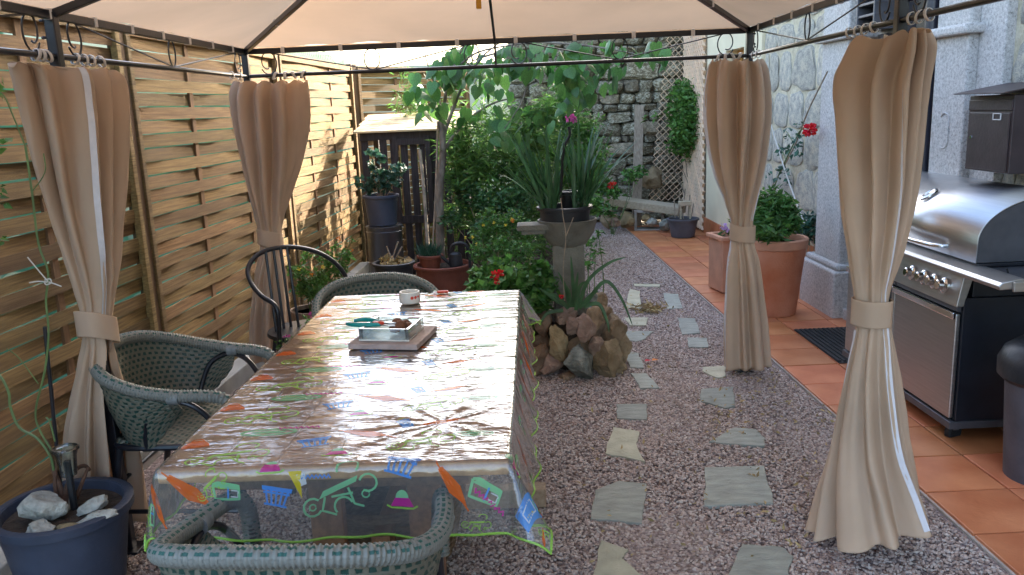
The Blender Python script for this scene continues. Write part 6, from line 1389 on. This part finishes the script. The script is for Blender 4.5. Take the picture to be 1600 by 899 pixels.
def wl(x, y): return atx(x, y, 2.14)
for pts, r in (([(1208, 300), (1216, 275), (1228, 250), (1240, 225), (1250, 205), (1262, 197)], .006), ([(1228, 250), (1222, 235), (1216, 225)], .004), ([(1240, 225), (1232, 210), (1228, 205)], .004)): q = MB(cr); q.tube(smooth_path([wl(*p) for p in pts], 4), r, 6); q.build('cane', 'cane', cr, smooth=True)
pts = []; rnd = random.Random(4)
for x, y, k in ((1252, 200, 9), (1240, 215, 8), (1250, 218, 8), (1232, 205, 8), (1228, 235, 9), (1240, 240, 8), (1222, 262, 8), (1212, 272, 8), (1230, 268, 6), (1218, 240, 6), (1247, 232, 6), (1225, 285, 5)):
    for _ in range(k): pts.append(wl(x+rnd.uniform(-8, 8), y+rnd.uniform(-7, 7))+Vector((rnd.uniform(-.03, .03), 0, 0)))
leaves('foliage', 'leaf_rose', cr, pts, .055, 3, .62); flower('bloom', 'petal_red', cr, atx(1265, 203, 2.10), .058, 5, 60)
def cord(label, name, pts, X, r, m, cat): P = [atx(x, y, X) for x, y in pts]; q = MB(tuple(P[-1])); q.tube(smooth_path(P, 4), r, 6); tag(q.build(name, m, smooth=True), label, cat)
cord('white cord stretched down the wall behind the large terracotta pot', 'cord', [(1203, 190), (1225, 262), (1240, 305), (1257, 350)], 2.12, .006, 'rope', 'cord')
cord('thin brown cane slanting across the house wall above the red rose', 'cane_stake', [(1293, 112), (1262, 175), (1240, 232), (1207, 290)], 2.16, .006, 'twig', 'cane')
# ================================================================== OUTSIDE GREENERY
def bgtree(label, c, h, rad, seed, m='leaf_hedge', n=2600, size=.16):
    o = plant('tree', label, 'tree', c); q = MB(); q.tube(smooth_path([(0, 0, 0), (.05, .02, h*.4), (0, 0, h*.8)], 4), [.10, .09, .085, .08, .07, .065, .06, .05, .04], 8); q.build('trunk', 'bark', o, smooth=True)
    C_ = (c[0], c[1], c[2]+h*.62); cl = clumps(C_, rad, 26, .42*min(rad), seed); leaves('crown', m, o, blob_pts(cl, n, seed), size, seed, .55)
    for i, (cc, _) in enumerate(cl[:8]): q = MB(o); q.tube(smooth_path([(c[0], c[1], c[2]+h*.35), Vector(cc).lerp(Vector((c[0], c[1], c[2]+h*.4)), .5)+Vector((0, 0, .1)), cc], 3), .025, 6); q.build('limb', 'bark', o)
bgtree('light green tree beyond the near part of the left fence', (-5.2, 4.6, 0), 2.7, (1.2, 1.6, 1.05), 91)
bgtree('light green tree beyond the middle of the left fence', (-5.4, 8.6, 0), 2.9, (1.3, 1.8, 1.1), 92)
bgtree('pale green tree far beyond the corner of the fence', (-4.6, 14.5, 0), 2.5, (1.6, 1.6, .95), 93)
hd = plant('hedge', 'overgrown leafy hedge hugging the outer side of the left fence', 'hedge', (-3.0, 5.4, 0)); rnd = random.Random(3)
cl = [((-2.95+rnd.uniform(-.15, .25), 1.2+.25*i+rnd.uniform(-.1, .1), rnd.uniform(.25, 1.75)), (.3, .3, .35)) for i in range(36) for _ in range(2)]
leaves('foliage', 'leaf_hedge', hd, blob_pts(cl, 6000, 6), .09, 7, .6); q = MB(hd)
for i in range(10): t = MB(hd); t.tube([(-3+rnd.uniform(-.1, .1), 1.5+i*.85, 0), (-3, 1.5+i*.85+.1, 1.6)], .02, 6); t.build('stem', 'bark', hd)
# ================================================================== GRAVEL PEBBLES
pg = MB(); nseg = 24
for i in range(nseg):
    y0 = 1.0+i*.22; y1 = y0+.22; pg.add([(-1.8, y0, .001), (1.685-.047*y0, y0, .001), (1.685-.047*y1, y1, .001), (-1.8, y1, .001)], [(0, 1, 2, 3)])
po = pg.build('gravel', 'pebble', kind='stuff'); tag(po, 'pinkish purple gravel covering the ground beside and under the table', 'gravel'); pebble_nodes(po, 8500, .0036, .0090)
pg = MB(); pg.add([(.15, 6.28, .001), (1.685-.047*6.28, 6.28, .001), (1.685-.047*10.9, 10.9, .001), (.3, 10.9, .001)], [(0, 1, 2, 3)])
po = pg.build('gravel', 'pebble', kind='stuff'); tag(po, 'pinkish gravel on the path running back to the stone wall', 'gravel'); pebble_nodes(po, 4500, .005, .011)
